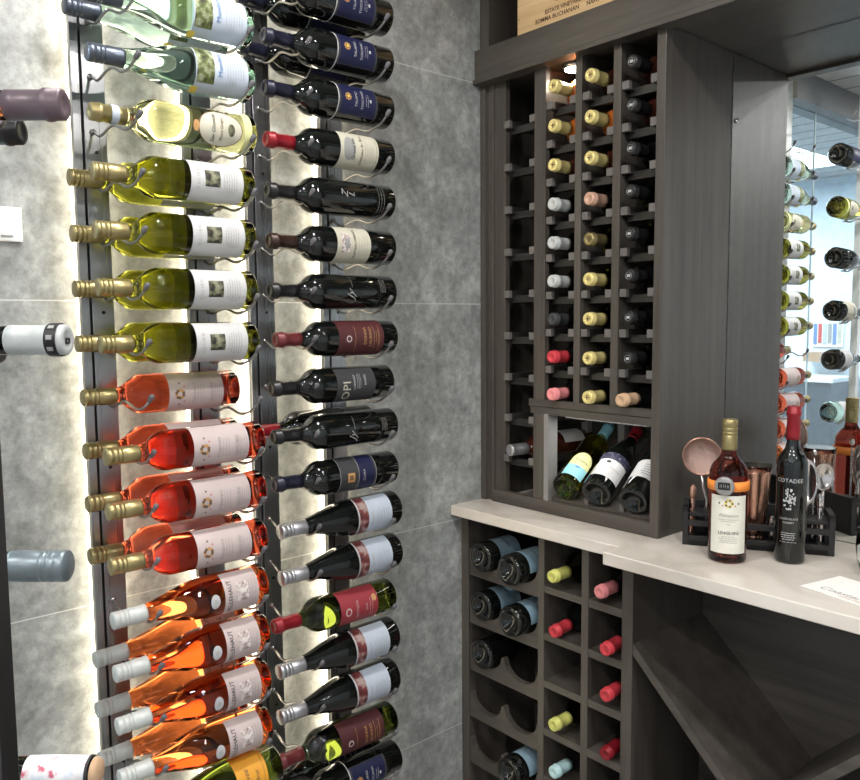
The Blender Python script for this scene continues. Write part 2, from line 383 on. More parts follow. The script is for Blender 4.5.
def ticks(b, R, zc, yc, w, mt, rows, pitch=.0022, h=.0009):
    """lines of tiny print"""
    rnd = random.Random(int(zc * 1e5) + rows)
    for k in range(rows):
        ww = w * rnd.uniform(.55, 1); x = -ww / 2
        while x < ww / 2:
            l = rnd.uniform(.003, .007); l = min(l, ww / 2 - x)
            if l > .001: b.patch(R, zc - k * pitch, yc + x + l / 2, l, h, mt, .0011, n=2)
            x += l + .0012
def lab_green(b, R):
    b.patch(R, .073, 0, .098, .104, L['white'], n=18); b.patch(R, .073, 0, .094, .1005, L['white'], .0007, n=18)
    b.patch(R, .083, .004, .030, .030, L['leaf'], .0010)
    b.text(R, 'C O L I E N', .111, .002, .0075, L['softink']); ticks(b, R, .060, .002, .05, L['softink'], 6, .005, .0011)
def lab_mint(b, R):
    b.patch(R, .070, 0, .105, .104, L['bluewhite'], n=18); b.patch(R, .103, .012, .080, .034, L['vineyard'], .0009, n=14)
    b.patch(R, .120, -.046, .018, .014, L['yellow'], .0012)
    b.text(R, 'Mundara', .075, .010, .013, L['blue']); ticks(b, R, .060, .006, .06, L['grey'], 7, .0052, .001)
def lab_oval(b, R):
    b.patch(R, .078, 0, .070, .088, L['brownink'], .0004, True); b.patch(R, .078, 0, .066, .084, L['cream'], .0009, True)
    b.patch(R, .126, 0, .020, .012, L['goldink'], .0012, True)
    b.text(R, 'San Giusepp', .093, 0, .0105, L['ink'], .0014, shear=.3); b.text(R, 'Pinot Grigio', .077, 0, .0085, L['brownink'], .0014); b.patch(R, .057, 0, .022, .014, L['leaf'], .0014, True)
    b.patch(R, .022, 0, .100, .016, L['lemon'], .0006, n=14)
def lab_rose(b, R):
    b.patch(R, .082, 0, .108, .112, L['pink'], n=18)
    for k in range(10):
        a = 2 * PI * k / 10; b.patch(R, .117 + .0075 * math.sin(a), .0075 * math.cos(a), .006, .006, L['brownink'] if k % 3 else L['goldink'], .0011, True)
    for s_ in (-1, 1):
        b.patch(R, .117, .021 * s_, .004, .004, L['brownink'], .0011, True); b.patch(R, .108, .014 * s_, .003, .003, L['redink'], .0011, True)
    b.text(R, 'Primavera', .088, 0, .010, L['softink'], shear=.35); ticks(b, R, .080, 0, .05, L['softink'], 3, .006)
    b.text(R, 'LINGUINI', .051, 0, .0095, L['softink']); ticks(b, R, .044, 0, .045, L['softink'], 4, .0045)
def lab_pelle(b, R):
    b.patch(R, .062, 0, .112, .072, L['pink'], n=18); b.text(R, 'PELLEHAUT', .087, .002, .0125, L['ink'])
    b.patch(R, .060, .008, .036, .024, L['tower'], .001); ticks(b, R, .046, .004, .055, L['softink'], 3, .006); b.patch(R, .118, 0, .028, .019, L['white'], .0008, True); b.patch(R, .118, 0, .010, .008, L['silver'], .0011, True)
def lab_blue(b, R):
    b.patch(R, .085, .004, .072, .098, L['slate'], n=14); b.patch(R, .085, .004, .068, .088, L['navy'], .0008, n=14)
    for k in range(8):
        a = 2 * PI * k / 8; b.patch(R, .112 + .006 * math.sin(a), .006 + .006 * math.cos(a), .004, .004, L['goldink'], .0011, True)
    b.patch(R, .112, .006, .006, .006, L['yellow'], .0014, True)
    b.text(R, 'TALAMO', .092, .004, .008, L['silver']); b.text(R, 'TOSCANO', .076, .004, .008, L['silver']); ticks(b, R, .066, .004, .03, L['silver'], 2, .005); b.patch(R, .055, .004, .006, .004, L['white'], .001)
    b.lathe([(R + .0005, .134), (R + .0008, .1345), (R + .0008, .136), (R + .0005, .1365)], L['silver'], 40, False)
def lab_cream(b, R):
    b.patch(R, .098, 0, .110, .098, L['cream'], n=18); b.patch(R, .124, 0, .05, .030, L['grey'], .0008, True)
    b.text(R, 'Grand Vin', .114, 0, .011, L['ink']); b.text(R, 'Chateau du Roc', .094, 0, .010, L['brownink']); ticks(b, R, .084, 0, .05, L['softink'], 4, .006); b.patch(R, .054, 0, .1, .0008, L['ink'], .001)
def lab_chateau(b, R):
    b.patch(R, .110, 0, .110, .086, L['cream'], n=18); b.patch(R, .131, .004, .040, .022, L['tower'], .001); b.patch(R, .128, .004, .02, .012, L['grey'], .0013)
    b.text(R, 'CHATEAU MIRAN', .108, .002, .0085, L['ink']); ticks(b, R, .098, 0, .05, L['softink'], 4, .007)
def lab_engraved(b, R):
    b.text(R, 'Z', .135, .006, .022, L['grey'], shear=.4); b.text(R, 'L', .118, .004, .02, L['grey'], shear=.4)
    for z in (.045, .038, .031): b.patch(R, z, .0, .06, .0006, L['grey'], .0007, n=12)
def lab_engraved2(b, R):
    b.text(R, 'Jy', .128, -.008, .026, L['grey'], shear=.5); b.patch(R, .123, .02, .03, .0005, L['grey'], .0007)
    for z in (.048, .044, .040, .036): b.patch(R, z, .01, .03, .0006, L['softink'], .0007, n=8)
def lab_maroon(b, R):
    b.patch(R, .098, 0, .112, .118, L['maroon'], n=18); b.patch(R, .132, 0, .014, .014, L['pink'], .0009, True); b.patch(R, .132, 0, .009, .009, L['maroon'], .0012, True)
    b.text(R, 'DONNA', .090, .006, .010, L['goldink']); b.text(R, 'LAURINO', .076, .004, .010, L['goldink']); ticks(b, R, .066, .004, .05, L['goldink'], 3, .006)
    for z in (.115, .052): b.patch(R, z, 0, .06, .0006, L['goldink'], .001, n=12)
def lab_opi(b, R):
    b.patch(R, .092, 0, .090, .100, L['slate'], n=16); b.text(R, 'OPI', .118, -.010, .028, L['cream']); b.text(R, 'CABERNET', .098, .010, .0065, L['silver']); ticks(b, R, .090, .012, .04, L['silver'], 3, .004); b.text(R, 'BARREL', .070, .014, .007, L['silver'])
def lab_gold(b, R):
    b.patch(R, .100, 0, .110, .096, L['slate'], n=18); b.patch(R, .120, .002, .020, .018, L['goldink'], .001); b.patch(R, .120, .002, .010, .010, L['brownink'], .0012)
    for z in (.148, .100, .053): b.patch(R, z, 0, .108, .0008, L['silver'], .001, n=16)
    b.patch(R, .078, 0, .108, .040, L['navy'], .0008, n=16); b.text(R, 'CLARA', .086, .004, .008, L['silver'], .0014)
def lab_redburg(b, R):
    b.patch(R, .062, 0, .118, .066, L['bluewhite'], n=18); b.patch(R, .108, 0, .118, .028, L['barkred'], .0006, n=18); b.text(R, 'Marquette', .084, 0, .0075, L['softink']); ticks(b, R, .070, 0, .05, L['grey'], 6, .006)
    b.patch(R, .120, 0, .118, .004, L['silver'], .0009, n=18)
def lab_red(b, R):
    b.patch(R, .098, 0, .112, .100, L['red'], n=18); b.patch(R, .128, 0, .018, .016, L['pink'], .0009, True); b.patch(R, .128, 0, .012, .010, L['red'], .0012, True)
    b.text(R, 'BATTISTA', .104, .002, .0085, L['pink']); b.text(R, '2016', .080, .002, .008, L['pink']); b.patch(R, .058, .018, .016, .012, L['goldink'], .001, True); ticks(b, R, .070, 0, .05, L['pink'], 2, .006)
def lab_orange(b, R):
    b.patch(R, .072, 0, .125, .066, L['orange'], n=18); b.text(R, 'Cuvee', .084, 0, .015, L['brownink'], shear=.4); b.text(R, 'Brut', .062, 0, .012, L['brownink'], shear=.4); b.patch(R, .046, 0, .08, .0008, L['brownink'], .001)
def lab_beach(b, R):
    b.patch(R, .062, 0, .058, .052, L['skyblue'], n=14); b.patch(R, .102, 0, .058, .064, L['lemon'], .0005, True); b.patch(R, .084, 0, .058, .020, L['lemon'], .0007, n=14); b.patch(R, .064, .0, .058, .030, L['skyblue'], .0009, n=14)
    b.text(R, 'Riviera', .100, 0, .012, L['olive'], .0014); b.patch(R, .072, 0, .014, .006, L['blue'], .0014, True)
def lab_roma(b, R):
    b.patch(R, .076, 0, .082, .068, L['white'], n=16); b.text(R, 'Le Fourne', .078, .004, .011, L['softink'], shear=.3); b.patch(R, .098, -.012, .012, .010, L['ink'], .001, True); ticks(b, R, .064, -.006, .04, L['softink'], 3, .006)
    b.patch(R, .125, 0, .10, .026, L['speckle'], .0006, n=16)
def lab_lower(b, R):
    b.patch(R, .080, 0, .120, .080, mat('paper_dusk_blue', (.20, .30, .37), .5), n=18); b.text(R, 'Casa Verano', .080, 0, .012, L['ink'])
def lab_plain(b, R): b.patch(R, .085, 0, .100, .08, L['white'], n=16); ticks(b, R, .105, 0, .05, L['softink'], 5, .009, .002)
def lab_silverdark(b, R): b.patch(R, .09, 0, .1, .07, L['silver'], n=16); ticks(b, R, .105, 0, .05, L['ink'], 5, .009, .002)
def lab_vertical(b, R):
    b.patch(R, .083, 0, .078, .122, mat('paper_ivory', (.68, .66, .58), .5), n=16)
    for k in range(10):
        a = 2 * PI * k / 10; b.patch(R, .128 + .0065 * math.sin(a), .0065 * math.cos(a), .005, .005, L['yellow'] if k % 2 else L['olive'], .0011, True)
    for s_ in (-1, 1): b.patch(R, .128, .019 * s_, .004, .004, L['brownink'], .0011, True); b.patch(R, .123, .012 * s_, .003, .003, L['redink'], .0011, True)
    b.text(R, 'Primavera', .103, 0, .0095, L['softink'], shear=.35); ticks(b, R, .094, 0, .045, L['softink'], 2, .004); b.text(R, '2021', .084, 0, .004, L['softink'])
    b.text(R, 'LINGUINI', .066, 0, .0098, L['ink']); ticks(b, R, .058, 0, .045, L['softink'], 4, .0042)
def lab_cotadee(b, R):
    b.text(R, 'COTADEE', .176, 0, .0115, L['silver'])
    rnd = random.Random(5)
    for k in range(46):
        a = rnd.uniform(0, 2 * PI); q = rnd.uniform(0, 1) ** .6; b.patch(R, .137 + .022 * q * math.sin(a), .012 * q * math.cos(a), .0032, .0042, L['silver'], .0007 + .0001 * (k % 3), True)
    b.text(R, 'CHOCOLATE', .096, 0, .006, L['silver']); b.text(R, 'DESSERT', .088, 0, .0055, L['silver'])
    ticks(b, R, .066, 0, .036, L['silver'], 4, .0045, .0014); ticks(b, R, .047, 0, .044, L['silver'], 1)
LABF = dict(green=lab_green, mint=lab_mint, oval=lab_oval, rose=lab_rose, pelle=lab_pelle, blue=lab_blue, cream=lab_cream, chateau=lab_chateau, engraved=lab_engraved, engraved2=lab_engraved2,
            maroon=lab_maroon, opi=lab_opi, gold=lab_gold, redburg=lab_redburg, red=lab_red, orange=lab_orange, beach=lab_beach, roma=lab_roma, lower=lab_lower, plain=lab_plain, silverdark=lab_silverdark, vertical=lab_vertical, cotadee=lab_cotadee)
SHIFT = dict(green=.006, rose=.013, red=.008, redburg=.004, chateau=.006, maroon=.004, beach=-.018, roma=-.012, blue=.014, gold=.014, opi=.014, engraved=.004)
def label_mesh(shape, lab):
    key = ('label', shape, lab)
    if key in _mc: return _mc[key]
    b = MB(); b.xf = Matrix.Translation((0, 0, SHIFT.get(lab, 0))); LABF[lab](b, SHAPES[shape]['R']); me = b.mesh('label'); _mc[key] = me; return me

def bottle(base, axis, front, shape, g, cm, style, lab, label, group=None, roll=0., cat='wine bottle'):
    """base = centre of the bottom, axis = direction to the mouth, front = way the label looks"""
    z = Vector(axis).normalized(); x = Vector(front); x = (x - z * x.dot(z)).normalized(); y = z.cross(x)
    M = Matrix((x, y, z)).transposed() @ Matrix.Rotation(roll, 3, 'Z')
    t = tag(empty('wine_bottle', base, M), label, cat, group)
    obj('glass', glass_mesh(shape, g), t)
    obj('capsule', capsule_mesh(shape, cm, style), t)
    if lab: obj('label', label_mesh(shape, lab), t)
    return t

# ------------------------------------------------------------------ room shell
CZ = 2.47
b = MB(); b.box(-1.70, -1.60, .30, 1.98, 0, CZ, MARBLE); struct('wall_left', b)
BLUEW = mat('pale_blue_wall', (.66, .76, .84), .6, bscale=3)
b = MB(); b.box(-1.70, -1.60, -3.0, -1.6, 0, CZ, BLUEW); struct('wall_left', b)
GREYW = mat('pale_grey_wall', (.68, .73, .77), .6, bscale=3)
b = MB(); b.box(-1.70, 2.0, 1.886, 1.98, 0, CZ, MARBLE); struct('wall_back', b)
b = MB(); b.box(1.9, 2.0, -3.0, 1.886, 0, CZ, GREYW); struct('wall_right', b)
b = MB(); b.box(-1.6, 1.9, -3.1, -3.0, 0, CZ, GREYW); struct('wall_front', b)
FLOORM = mat('grey_floor_tile', (.30, .29, .28), .3, bscale=5)
b = MB(); b.box(-4.6, 2.0, -4.6, 1.98, -.1, 0, FLOORM); struct('floor', b)
b = MB(); b.box(-4.6, 2.0, -4.6, 1.98, CZ, CZ + .1, CEIL); struct('ceiling', b)
# glazed gap in the left wall and the bright room past it (seen only in the mirror)
b = MB(); b.box(-1.655, -1.645, -1.598, -.032, .02, 2.35, CLEAR); struct('window_1', b)
b = MB(); b.box(-1.655, -1.645, -.026, .299, .02, 2.35, CLEAR); struct('window_2', b)
b = MB(); b.box(-1.657, -1.643, -.0315, -.0265, 0, 2.3495, mat('glass_edge_strip', (.75, .85, .85), .2)); struct('trim_1', b)
b = MB(); b.box(-4.6, -4.5, -4.6, 1.9, 0, CZ, BLUEW); struct('wall_annex_west', b)
b = MB(); b.box(-4.5, -1.7, -2.7, -2.6, 0, CZ, BLUEW); struct('wall_annex_south', b)
b = MB(); b.box(-4.5, -1.7, 1.9, 1.98, 0, CZ, BLUEW); struct('wall_annex_north', b)
b = MB(); b.box(-2.73, -2.50, -2.5995, -2.585, 1.19, 1.40, WHITE)
for k in range(6):
    x = -2.72 + .036 * k; b.box(x, x + .026, -2.585, -2.581, 1.21 + .01 * (k % 2), 1.37, L[['blue', 'redink', 'bluewhite', 'grey', 'blue', 'cream'][k]])
tag(b.build('notice_board'), 'white notice board with small coloured papers in the room past the glass, seen in mirror', 'notice board')
b = MB(); b.box(-2.74, -2.48, -2.5995, -2.45, 1.08, 1.15, mat('tan_wood', (.35, .22, .13), .5)); tag(b.build('wall_shelf'), 'tan wooden wall shelf under the notice board past the glass, seen in mirror', 'shelf')
b = MB(); b.box(-2.90, -2.40, -2.5995, -2.15, 0, .95, mat('charcoal_front', (.05, .07, .09), .4)); b.box(-2.92, -2.38, -2.5995, -2.13, .9505, .98, WHITE)
tag(b.build('side_cabinet'), 'charcoal cabinet with white top past the glass wall, seen in mirror', 'cabinet')

b = MB(); b.box(-1.72, -1.58, -1.6, .299, 2.35, CZ - .0005, mat('beam_paint', (.16, .165, .17), .5), .002); struct('trim_2', b)

# ------------------------------------------------------------------ display rails with pegs
ROW = [1.884 - .0988 * k for k in range(-2, 16)]      # bottle centre heights, two above the first fully visible row
XF0 = -1.42
RX = -1.548                                            # rail front face
def peg_mesh(neck):
    key = ('peg', neck)
    if key in _mc: return _mc[key]
    b = MB()
    if neck:
        P = [(0, 0, -.006), (.016, 0, -.010), (.030, 0, -.0185), (.042, 0, -.0205), (.056, 0, -.019), (.070, .004, -.011), (.084, .008, -.006), (.098, .012, -.012), (.112, .016, -.0195), (.128, .018, -.0205), (.142, .021, -.016), (.152, .025, -.006), (.158, .029, .004)]
    else:
        P = [(0, 0, -.030), (.012, 0, -.036), (.028, 0, -.0435), (.040, 0, -.0455), (.056, 0, -.043), (.070, .004, -.037), (.083, .008, -.0345), (.097, .010, -.038), (.112, .012, -.0440), (.128, .014, -.0455), (.146, .018, -.041), (.160, .022, -.033), (.170, .026, -.022), (.176, .029, -.012)]
    # smooth the bend
    Q = [Vector(P[0])]
    for i in range(len(P) - 1):
        p0, p1 = Vector(P[i]), Vector(P[i + 1]); Q += [p0.lerp(p1, .5), p1]
    Q = [Q[0]] + [(Q[i - 1] + 2 * Q[i] + Q[i + 1]) / 4 for i in range(1, len(Q) - 1)] + [Q[-1]]
    b.tube(Q, .0026, PEGM, 8)
    d = (Q[-1] - Q[-3]).normalized(); e = Q[-1]
    b.tube([e - d * .012, e - d * .009, e, e + d * .003, e + d * .0055], 0, RUBBER, 10, [.0029, .0044, .0052, .0046, .0012])
    b.tube([Vector(P[0]) + Vector((-.001, 0, 0)), Vector(P[0]) + Vector((.004, 0, 0))], .0055, PEGM, 10)
    me = b.mesh('peg'); _mc[key] = me; return me
def rail(yc, neck, label, rows=ROW, led=True):
    w = .060; y0, y1 = yc - w / 2, yc + w / 2
    b = MB()
    b.box(RX - .014, RX, y0, y0 + .0150, .02, CZ - .02, STEEL, .0008)
    b.box(RX - .014, RX, y0 + .0195, y1, .02, CZ - .02, STEEL, .0008)
    b.box(RX - .014, RX - .010, y0 + .010, y0 + .024, .02, CZ - .02, BLACK)
    b.box(-1.6005, RX - .014, yc - .006, yc + .006, .05, CZ - .05, BLACK)
    for z in [ROW[0] - .042 - .0988 * 3 * k for k in range(7)]:
        b.xf = Matrix.Translation((RX, yc + .010, z)) @ Matrix.Rotation(PI / 2, 4, 'Y'); b.lathe([(.0035, -.001), (.0035, .0006), (.0028, .0008)], BLACK, 14); b.xf = None
    t = tag(b.build('display_rail'), label, 'display rail', 'steel rails of the backlit bottle wall')
    s = MB(); s.box(-1.588, RX - .015, y0 + .003, yc - .0065, .04, CZ - .04, LED); s.box(-1.588, RX - .015, yc + .0065, y1 - .003, .04, CZ - .04, LED)
    if led: s.build('light_strip', t, label='glowing warm white light strip hidden behind the rail')
    for z in rows:
        p = obj('peg', peg_mesh(neck), t); p.location = (RX, yc + (.004 if neck else .0), z)
    return t
rail(.524, True, 'brushed steel rail holding necks of the rose and white wines')
rail(.735, False, 'brushed steel rail behind the labels of the rose and white wines')
rail(.872, True, 'brushed steel rail holding necks of the red wines')
rail(1.060, False, 'brushed steel rail behind the labels of the red wines')
EVEN = [2.296, 2.091, 1.875, 1.666, 1.445, 1.239, 1.014, .80, .59]
b = MB(); b.box(-1.476, -1.446, -.105, -.075, 0, CZ - .001, mat('pale_post_paint', (.60, .62, .62), .35))
pst = tag(b.build('display_post'), 'pale slim post with long arms by the glass wall, seen only in the mirror', 'display post')
for z in EVEN:
    b = MB(); b.tube([(-1.452, -.076, z - .030), (-1.43, -.04, z - .026), (XF0, .0, z - .0240), (XF0, .06, z - .030), (XF0, .12, z - .047), (XF0, .19, z - .0475), (XF0 + .015, .20, z - .0475), (XF0 + .042, .205, z - .025)], .0035, PEGM, 8); b.build('long_arm', pst)

# ------------------------------------------------------------------ bottles on the wall
XF, XR = -1.420, -1.508
def wall_bottle(col, row, front, shape, g, cm, style, lab, label, group=None, roll=None, tip=None):
    tip = tip if tip is not None else (.481 if col == 1 else .817)
    if not front: tip -= .006
    H = SHAPES[shape]['H']; R = SHAPES[shape]['R']
    z = ROW[row + 2] + (R - .0375)
    # the neck lies in its own peg: burgundy bellies sit a touch higher, the neck a touch lower
    roll = random.uniform(-.12, .06) if roll is None else roll
    return bottle((XF if front else XR, tip + H, z), (0, -1, -(R - .0375) / .22), (1, 0, 0), shape, g, cm, style, lab, label, group, roll)
# column of whites and roses. rows: 0 is the upper wholly visible one
ORD = ['topmost', 'second', 'third', 'lowest']
wall_bottle(1, -1, True, 'burgundy', 'mint', 'steelblue', 'screw', 'mint', 'mint green bottle cut by the top of the picture, outer one of its pair', 'pale green bottles at the top')
wall_bottle(1, -1, False, 'burgundy', 'mint', 'steelblue', 'screw', 'mint', 'mint green bottle behind the topmost one, yellow sticker peeking below', 'pale green bottles at the top')
wall_bottle(1, 0, True, 'burgundy', 'mint', 'steelblue', 'screw', 'mint', 'mint green bottle with vineyard picture label, right above the yellow one', 'pale green bottles at the top')
wall_bottle(1, 1, True, 'bordeaux', 'lemon', 'gold', 'banded', 'oval', 'pale yellow white wine bottle with oval cream label and banded gold capsule')
for k in range(4):
    w = ['first', 'second', 'third', 'fourth'][k]
    extra = ['just under the oval-label bottle', 'second from their top', 'third from their top', 'just above the single coral one'][k]
    wall_bottle(1, 2 + k, True, 'short', 'olive', 'gold', 'screw', 'green', 'olive green bottle with leaf-picture label, outer one, ' + extra, 'olive green bottles on the wall')
    wall_bottle(1, 2 + k, False, 'short', 'olive', 'gold', 'screw', 'green', 'olive green bottle mostly hidden behind its twin, ' + extra, 'olive green bottles on the wall', tip=.476)
wall_bottle(1, 6, False, 'bordeaux', 'coral', 'gold', 'screw', 'rose', 'coral rose bottle lying alone close to the wall, empty peg before it', 'coral rose bottles on the wall', roll=-.05)
for k in range(3):
    extra = ['upper of the three coral pairs', 'middle of the three coral pairs', 'lower of the three coral pairs'][k]
    wall_bottle(1, 7 + k, True, 'bordeaux', 'coral', 'gold', 'screw', 'rose', 'coral rose bottle, outer one showing its full label, ' + extra, 'coral rose bottles on the wall')
    wall_bottle(1, 7 + k, False, 'bordeaux', 'coral', 'gold', 'screw', 'rose', 'coral rose bottle, inner one nearly covered, ' + extra, 'coral rose bottles on the wall')
for k in range(4):
    extra = ['topmost of the pale capped amber ones', 'second amber one down', 'third amber one down', 'amber one above the orange-label bottle'][k]
    wall_bottle(1, 10 + k, True, 'burgundy', 'amber', 'palegrey', 'screw', 'pelle', 'amber pink rose bottle with oval neck sticker, outer, ' + extra, 'amber rose bottles on the wall')
    if k: wall_bottle(1, 10 + k, False, 'burgundy', 'amber', 'palegrey', 'screw', 'pelle', 'amber pink rose bottle tucked behind the outer one, ' + ['', 'upper such pair', 'middle such pair', 'lower such pair'][k], 'amber rose bottles on the wall')
wall_bottle(1, 14, True, 'champagne', 'green', 'gold', 'foil', 'orange', 'green sparkling wine bottle with orange label under the amber bottles', None, .35, .50)
# column of reds
for r, nm in ((-2, 'cut by the top of the picture'), (-1, 'pair above the single blue one')):
    wall_bottle(2, r, True, 'bordeaux', 'dark', 'navy', 'foil', 'blue', 'dark red wine bottle with deep blue label, outer, ' + nm, 'blue-label reds')
    wall_bottle(2, r, False, 'bordeaux', 'dark', 'navy', 'foil', 'blue', 'dark red wine bottle with deep blue label, inner, ' + nm, 'blue-label reds')
wall_bottle(2, 0, True, 'bordeaux', 'dark', 'navy', 'foil', 'blue', 'single dark bottle with deep blue label right above the red-capped one', 'blue-label reds')
wall_bottle(2, 1, True, 'bordeaux', 'dark', 'red', 'foil', 'cream', 'dark bottle with bright red capsule and long cream label')
wall_bottle(2, 2, True, 'bordeaux', 'dark', 'black', 'foil', 'engraved', 'all black bottle with faint engraved script between two cream labels', None, 0)
wall_bottle(2, 3, True, 'bordeaux', 'dark', 'brown', 'foil', 'chateau', 'dark bottle with cream label bearing a chateau etching')
wall_bottle(2, 4, True, 'bordeaux', 'dark', 'black', 'foil', 'engraved2', 'all black bottle directly above the maroon-label one', None, .1)
wall_bottle(2, 5, True, 'short', 'dark', 'maroon', 'foil', 'maroon', 'dark bottle with maroon label and maroon capsule, halfway up the red wine column', 'maroon-label reds', None, .827)
wall_bottle(2, 6, True, 'short', 'dark', 'black', 'foil', 'opi', 'dark bottle with charcoal label and large pale letters, just above the double black pair', None, None, .815)
wall_bottle(2, 7, True, 'bordeaux', 'dark', 'black', 'foil', 'engraved2', 'all black bottle lying in front of a red-capped one, above the gold-square label', None, -.05)
wall_bottle(2, 7, False, 'bordeaux', 'dark', 'red', 'foil', 'plain', 'dark bottle with red capsule, hidden behind an all black one', None, -2.2, .825)
wall_bottle(2, 8, True, 'bordeaux', 'dark', 'navy', 'foil', 'gold', 'dark bottle with charcoal label carrying a small gold square')
for k, (r, nm) in enumerate([(9, 'topmost of the silver-capped ones'), (10, 'just above the crimson-label bottle'), (12, 'just below the crimson-label bottle'), (13, 'lowest of the silver-capped ones')]):
    wall_bottle(2, r, True, 'burgundy', 'dark', 'silver', 'screw', 'redburg', 'dark sloping bottle with red and white label, ' + nm, 'silver-capped reds', None, .826 if k < 2 else .815)
wall_bottle(2, 11, True, 'bordeaux', 'green', 'red', 'foil', 'red', 'green glass bottle with crimson label and red capsule', None, None, .806)
wall_bottle(2, 14, True, 'bordeaux', 'green', 'maroon', 'foil', 'maroon', 'green glass bottle with maroon label near the bottom of the wall', 'maroon-label reds', None, .806)
wall_bottle(2, 15, True, 'bordeaux', 'dark', 'black', 'foil', 'blue', 'dark bottle with deep blue label at the bottom edge, outer one', 'blue-label reds', None, .818)
wall_bottle(2, 15, False, 'bordeaux', 'dark', 'black', 'foil', 'blue', 'dark bottle at the bottom edge tucked behind a blue-label one', 'blue-label reds', None, .826)
# sparse column seen only in the mirror
for k, (g_, cm_, lb_, nm) in enumerate([('dark', 'black', 'blue', 'black bottle with dark blue label'), ('olive', 'gold', 'oval', 'greenish bottle with oval cream label'), ('dark', 'silver', 'engraved', 'black bottle with engraved script'), ('dark', 'black', 'cream', 'black bottle with cream label'), ('dark', 'navy', 'plain', 'black bottle with plain white label'), ('mint', 'silver', 'plain', 'clear greenish bottle with white label')]):
    H = SHAPES['champagne']['H']
    bottle((XF, .27, EVEN[k + 1] + .0065), (0, -1, -.03), (1, 0, 0), 'champagne', g_, cm_, 'foil', lb_, nm + ' seen in the mirror, label side facing out', 'bottles seen only in the mirror', random.uniform(-.2, .2))

# switch plate on the marble
b = MB(); b.box(-1.6, -1.592, .30, .412, 1.575, 1.637, WHITE, .003); sw = tag(b.build('switch_plate'), 'white flat switch plate on the marble wall at the picture edge', 'switch plate')
b = MB(); b.box(-1.5925, -1.5905, .375, .395, 1.583, 1.586, L['grey']); b.build('maker_mark', sw)

# ------------------------------------------------------------------ near rack with bottles poking in
D = Vector((.668, .744, 0)).normalized()
def near(px_tip, label, shape, g, cm, style, lab, frontv, sc=1.):
    tip = Vector(px_tip); H = SHAPES[shape]['H']
    t = bottle(tip - D * H, D, frontv, shape, g, cm, style, lab, label, 'bottles on the near rack')
    return t
NEAR = [((-.859, .267, 1.647), 'longneck', 'amber', 'lavender', 'foil', 'plain', 'amber bottle with mauve capsule poking in at the upper edge of the near rack'),
        ((-1.052, .277, 1.656), 'longneck', 'dark', 'black', 'foil', 'plain', 'dark bottle with black capsule just below and behind the mauve one'),
        ((-.842, .254, 1.412), 'longneck', 'dark', 'white', 'ring', 'plain', 'black bottle with white capsule and black lettered ring on the near rack'),
        ((-.828, .240, 1.186), 'longneck', 'dark', 'greyblue', 'screw', 'plain', 'dark bottle with grey blue screw capsule on the near rack'),
        ((-.796, .249, .980), 'longneck', 'dark', 'white', 'floral', 'plain', 'dark bottle with pink floral capsule and exposed cork end on the near rack')]
for p, sh, g_, cm_, st_, lb_, nm in NEAR: near(p, nm, sh, g_, cm_, st_, lb_, (0, 0, 1))
Nn = Vector((D.y, -D.x, 0))
PR = Vector((.6587, .7524, 0)); PF = Vector((-.7524, .6587, 0))          # across and along the near rack
pe = Vector((-.651, .147, 0)) - PR * .0150
b = MB(); b.xf = Matrix.Translation(pe) @ Matrix((PR, PF, Vector((0, 0, 1)))).transposed().to_4x4()
b.box(-.040, 0, 0, .025, .0, CZ - .001, STEEL2, .001)
npost = tag(b.build('rack_post'), 'dark steel rack post standing at the picture edge beside the viewer', 'rack post')
for p, sh, *_ in NEAR:
    p = Vector(p)
    if p.x < -.9: continue
    c = p - D * .075; h = pe - PR * .020 + PF * .024; h.z = c.z - .024
    b = MB(); b.tube([h, h.lerp(c - Vector((0, 0, .022)), .6), c - Vector((0, 0, .0215)) - PF * .012, c - Vector((0, 0, .0205)), c - Vector((0, 0, .018)) + PF * .012, c + Vector((0, 0, -.010)) + PF * .020], .0045, STEEL2, 10)
    b.build('cradle_arm', npost)

# ------------------------------------------------------------------ lower cabinet with wine cubbies
FY = 1.510; BY = 1.880; CTZ = .887; XL, XRt = -1.598, -1.039
cab = tag(empty('base_wine_cabinet', (-1.32, 1.7, 0)), 'dark stained base cabinet with scalloped shelves and square cubbies under the counter', 'wine cabinet')
def part(mb, name, root, label=None):
    o = mb.build(name); o.parent = root; o.matrix_parent_inverse = root.matrix_world.inverted()
    if label: o['label'] = label
    return o
bpy.context.view_layer.update()
b = MB(); b.box(XL, -1.570, FY, BY, 0, CTZ, WZ, .001); part(b, 'side_panel', cab)
b = MB(); b.box(-1.059, -1.039, FY, BY, 0, CTZ, WZ, .001); part(b, 'side_panel', cab)
b = MB(); b.box(-1.314, -1.294, FY, BY, .04, CTZ, WZ, .001); part(b, 'divider', cab)
b = MB(); b.box(-1.176, -1.155, FY, BY, .04, CTZ, WZ, .001); part(b, 'divider', cab)
b = MB(); b.box(-1.57, -1.059, BY - .012, BY, .04, CTZ, WBACK); part(b, 'back_panel', cab)
b = MB(); b.box(-1.57, -1.059, FY + .05, BY, 0, .04, WX); part(b, 'plinth', cab)
SCA = [.716 - .1372 * k for k in range(5)]
def scallop(z0, x0, x1, n=2, peak=.073, r=.0455):
    pts = [(x0, z0), (x1, z0)]; w = (x1 - x0) / n; up = []
    for k in range(n):
        cx = x0 + w * (k + .5); zc = z0 + .026 + r
        for j in range(15):
            a = PI * (1.08 + .84 * j / 14); up.append((cx + r * math.cos(a) * (w / 2 - .006) / r * 1.02, min(z0 + peak, zc + r * math.sin(a))))
        up[-15] = (cx - w / 2 + .004, z0 + peak); up[-1] = (cx + w / 2 - .004, z0 + peak)
    up = [(x0, z0 + peak)] + up + [(x1, z0 + peak)]
    return pts + list(reversed(up))
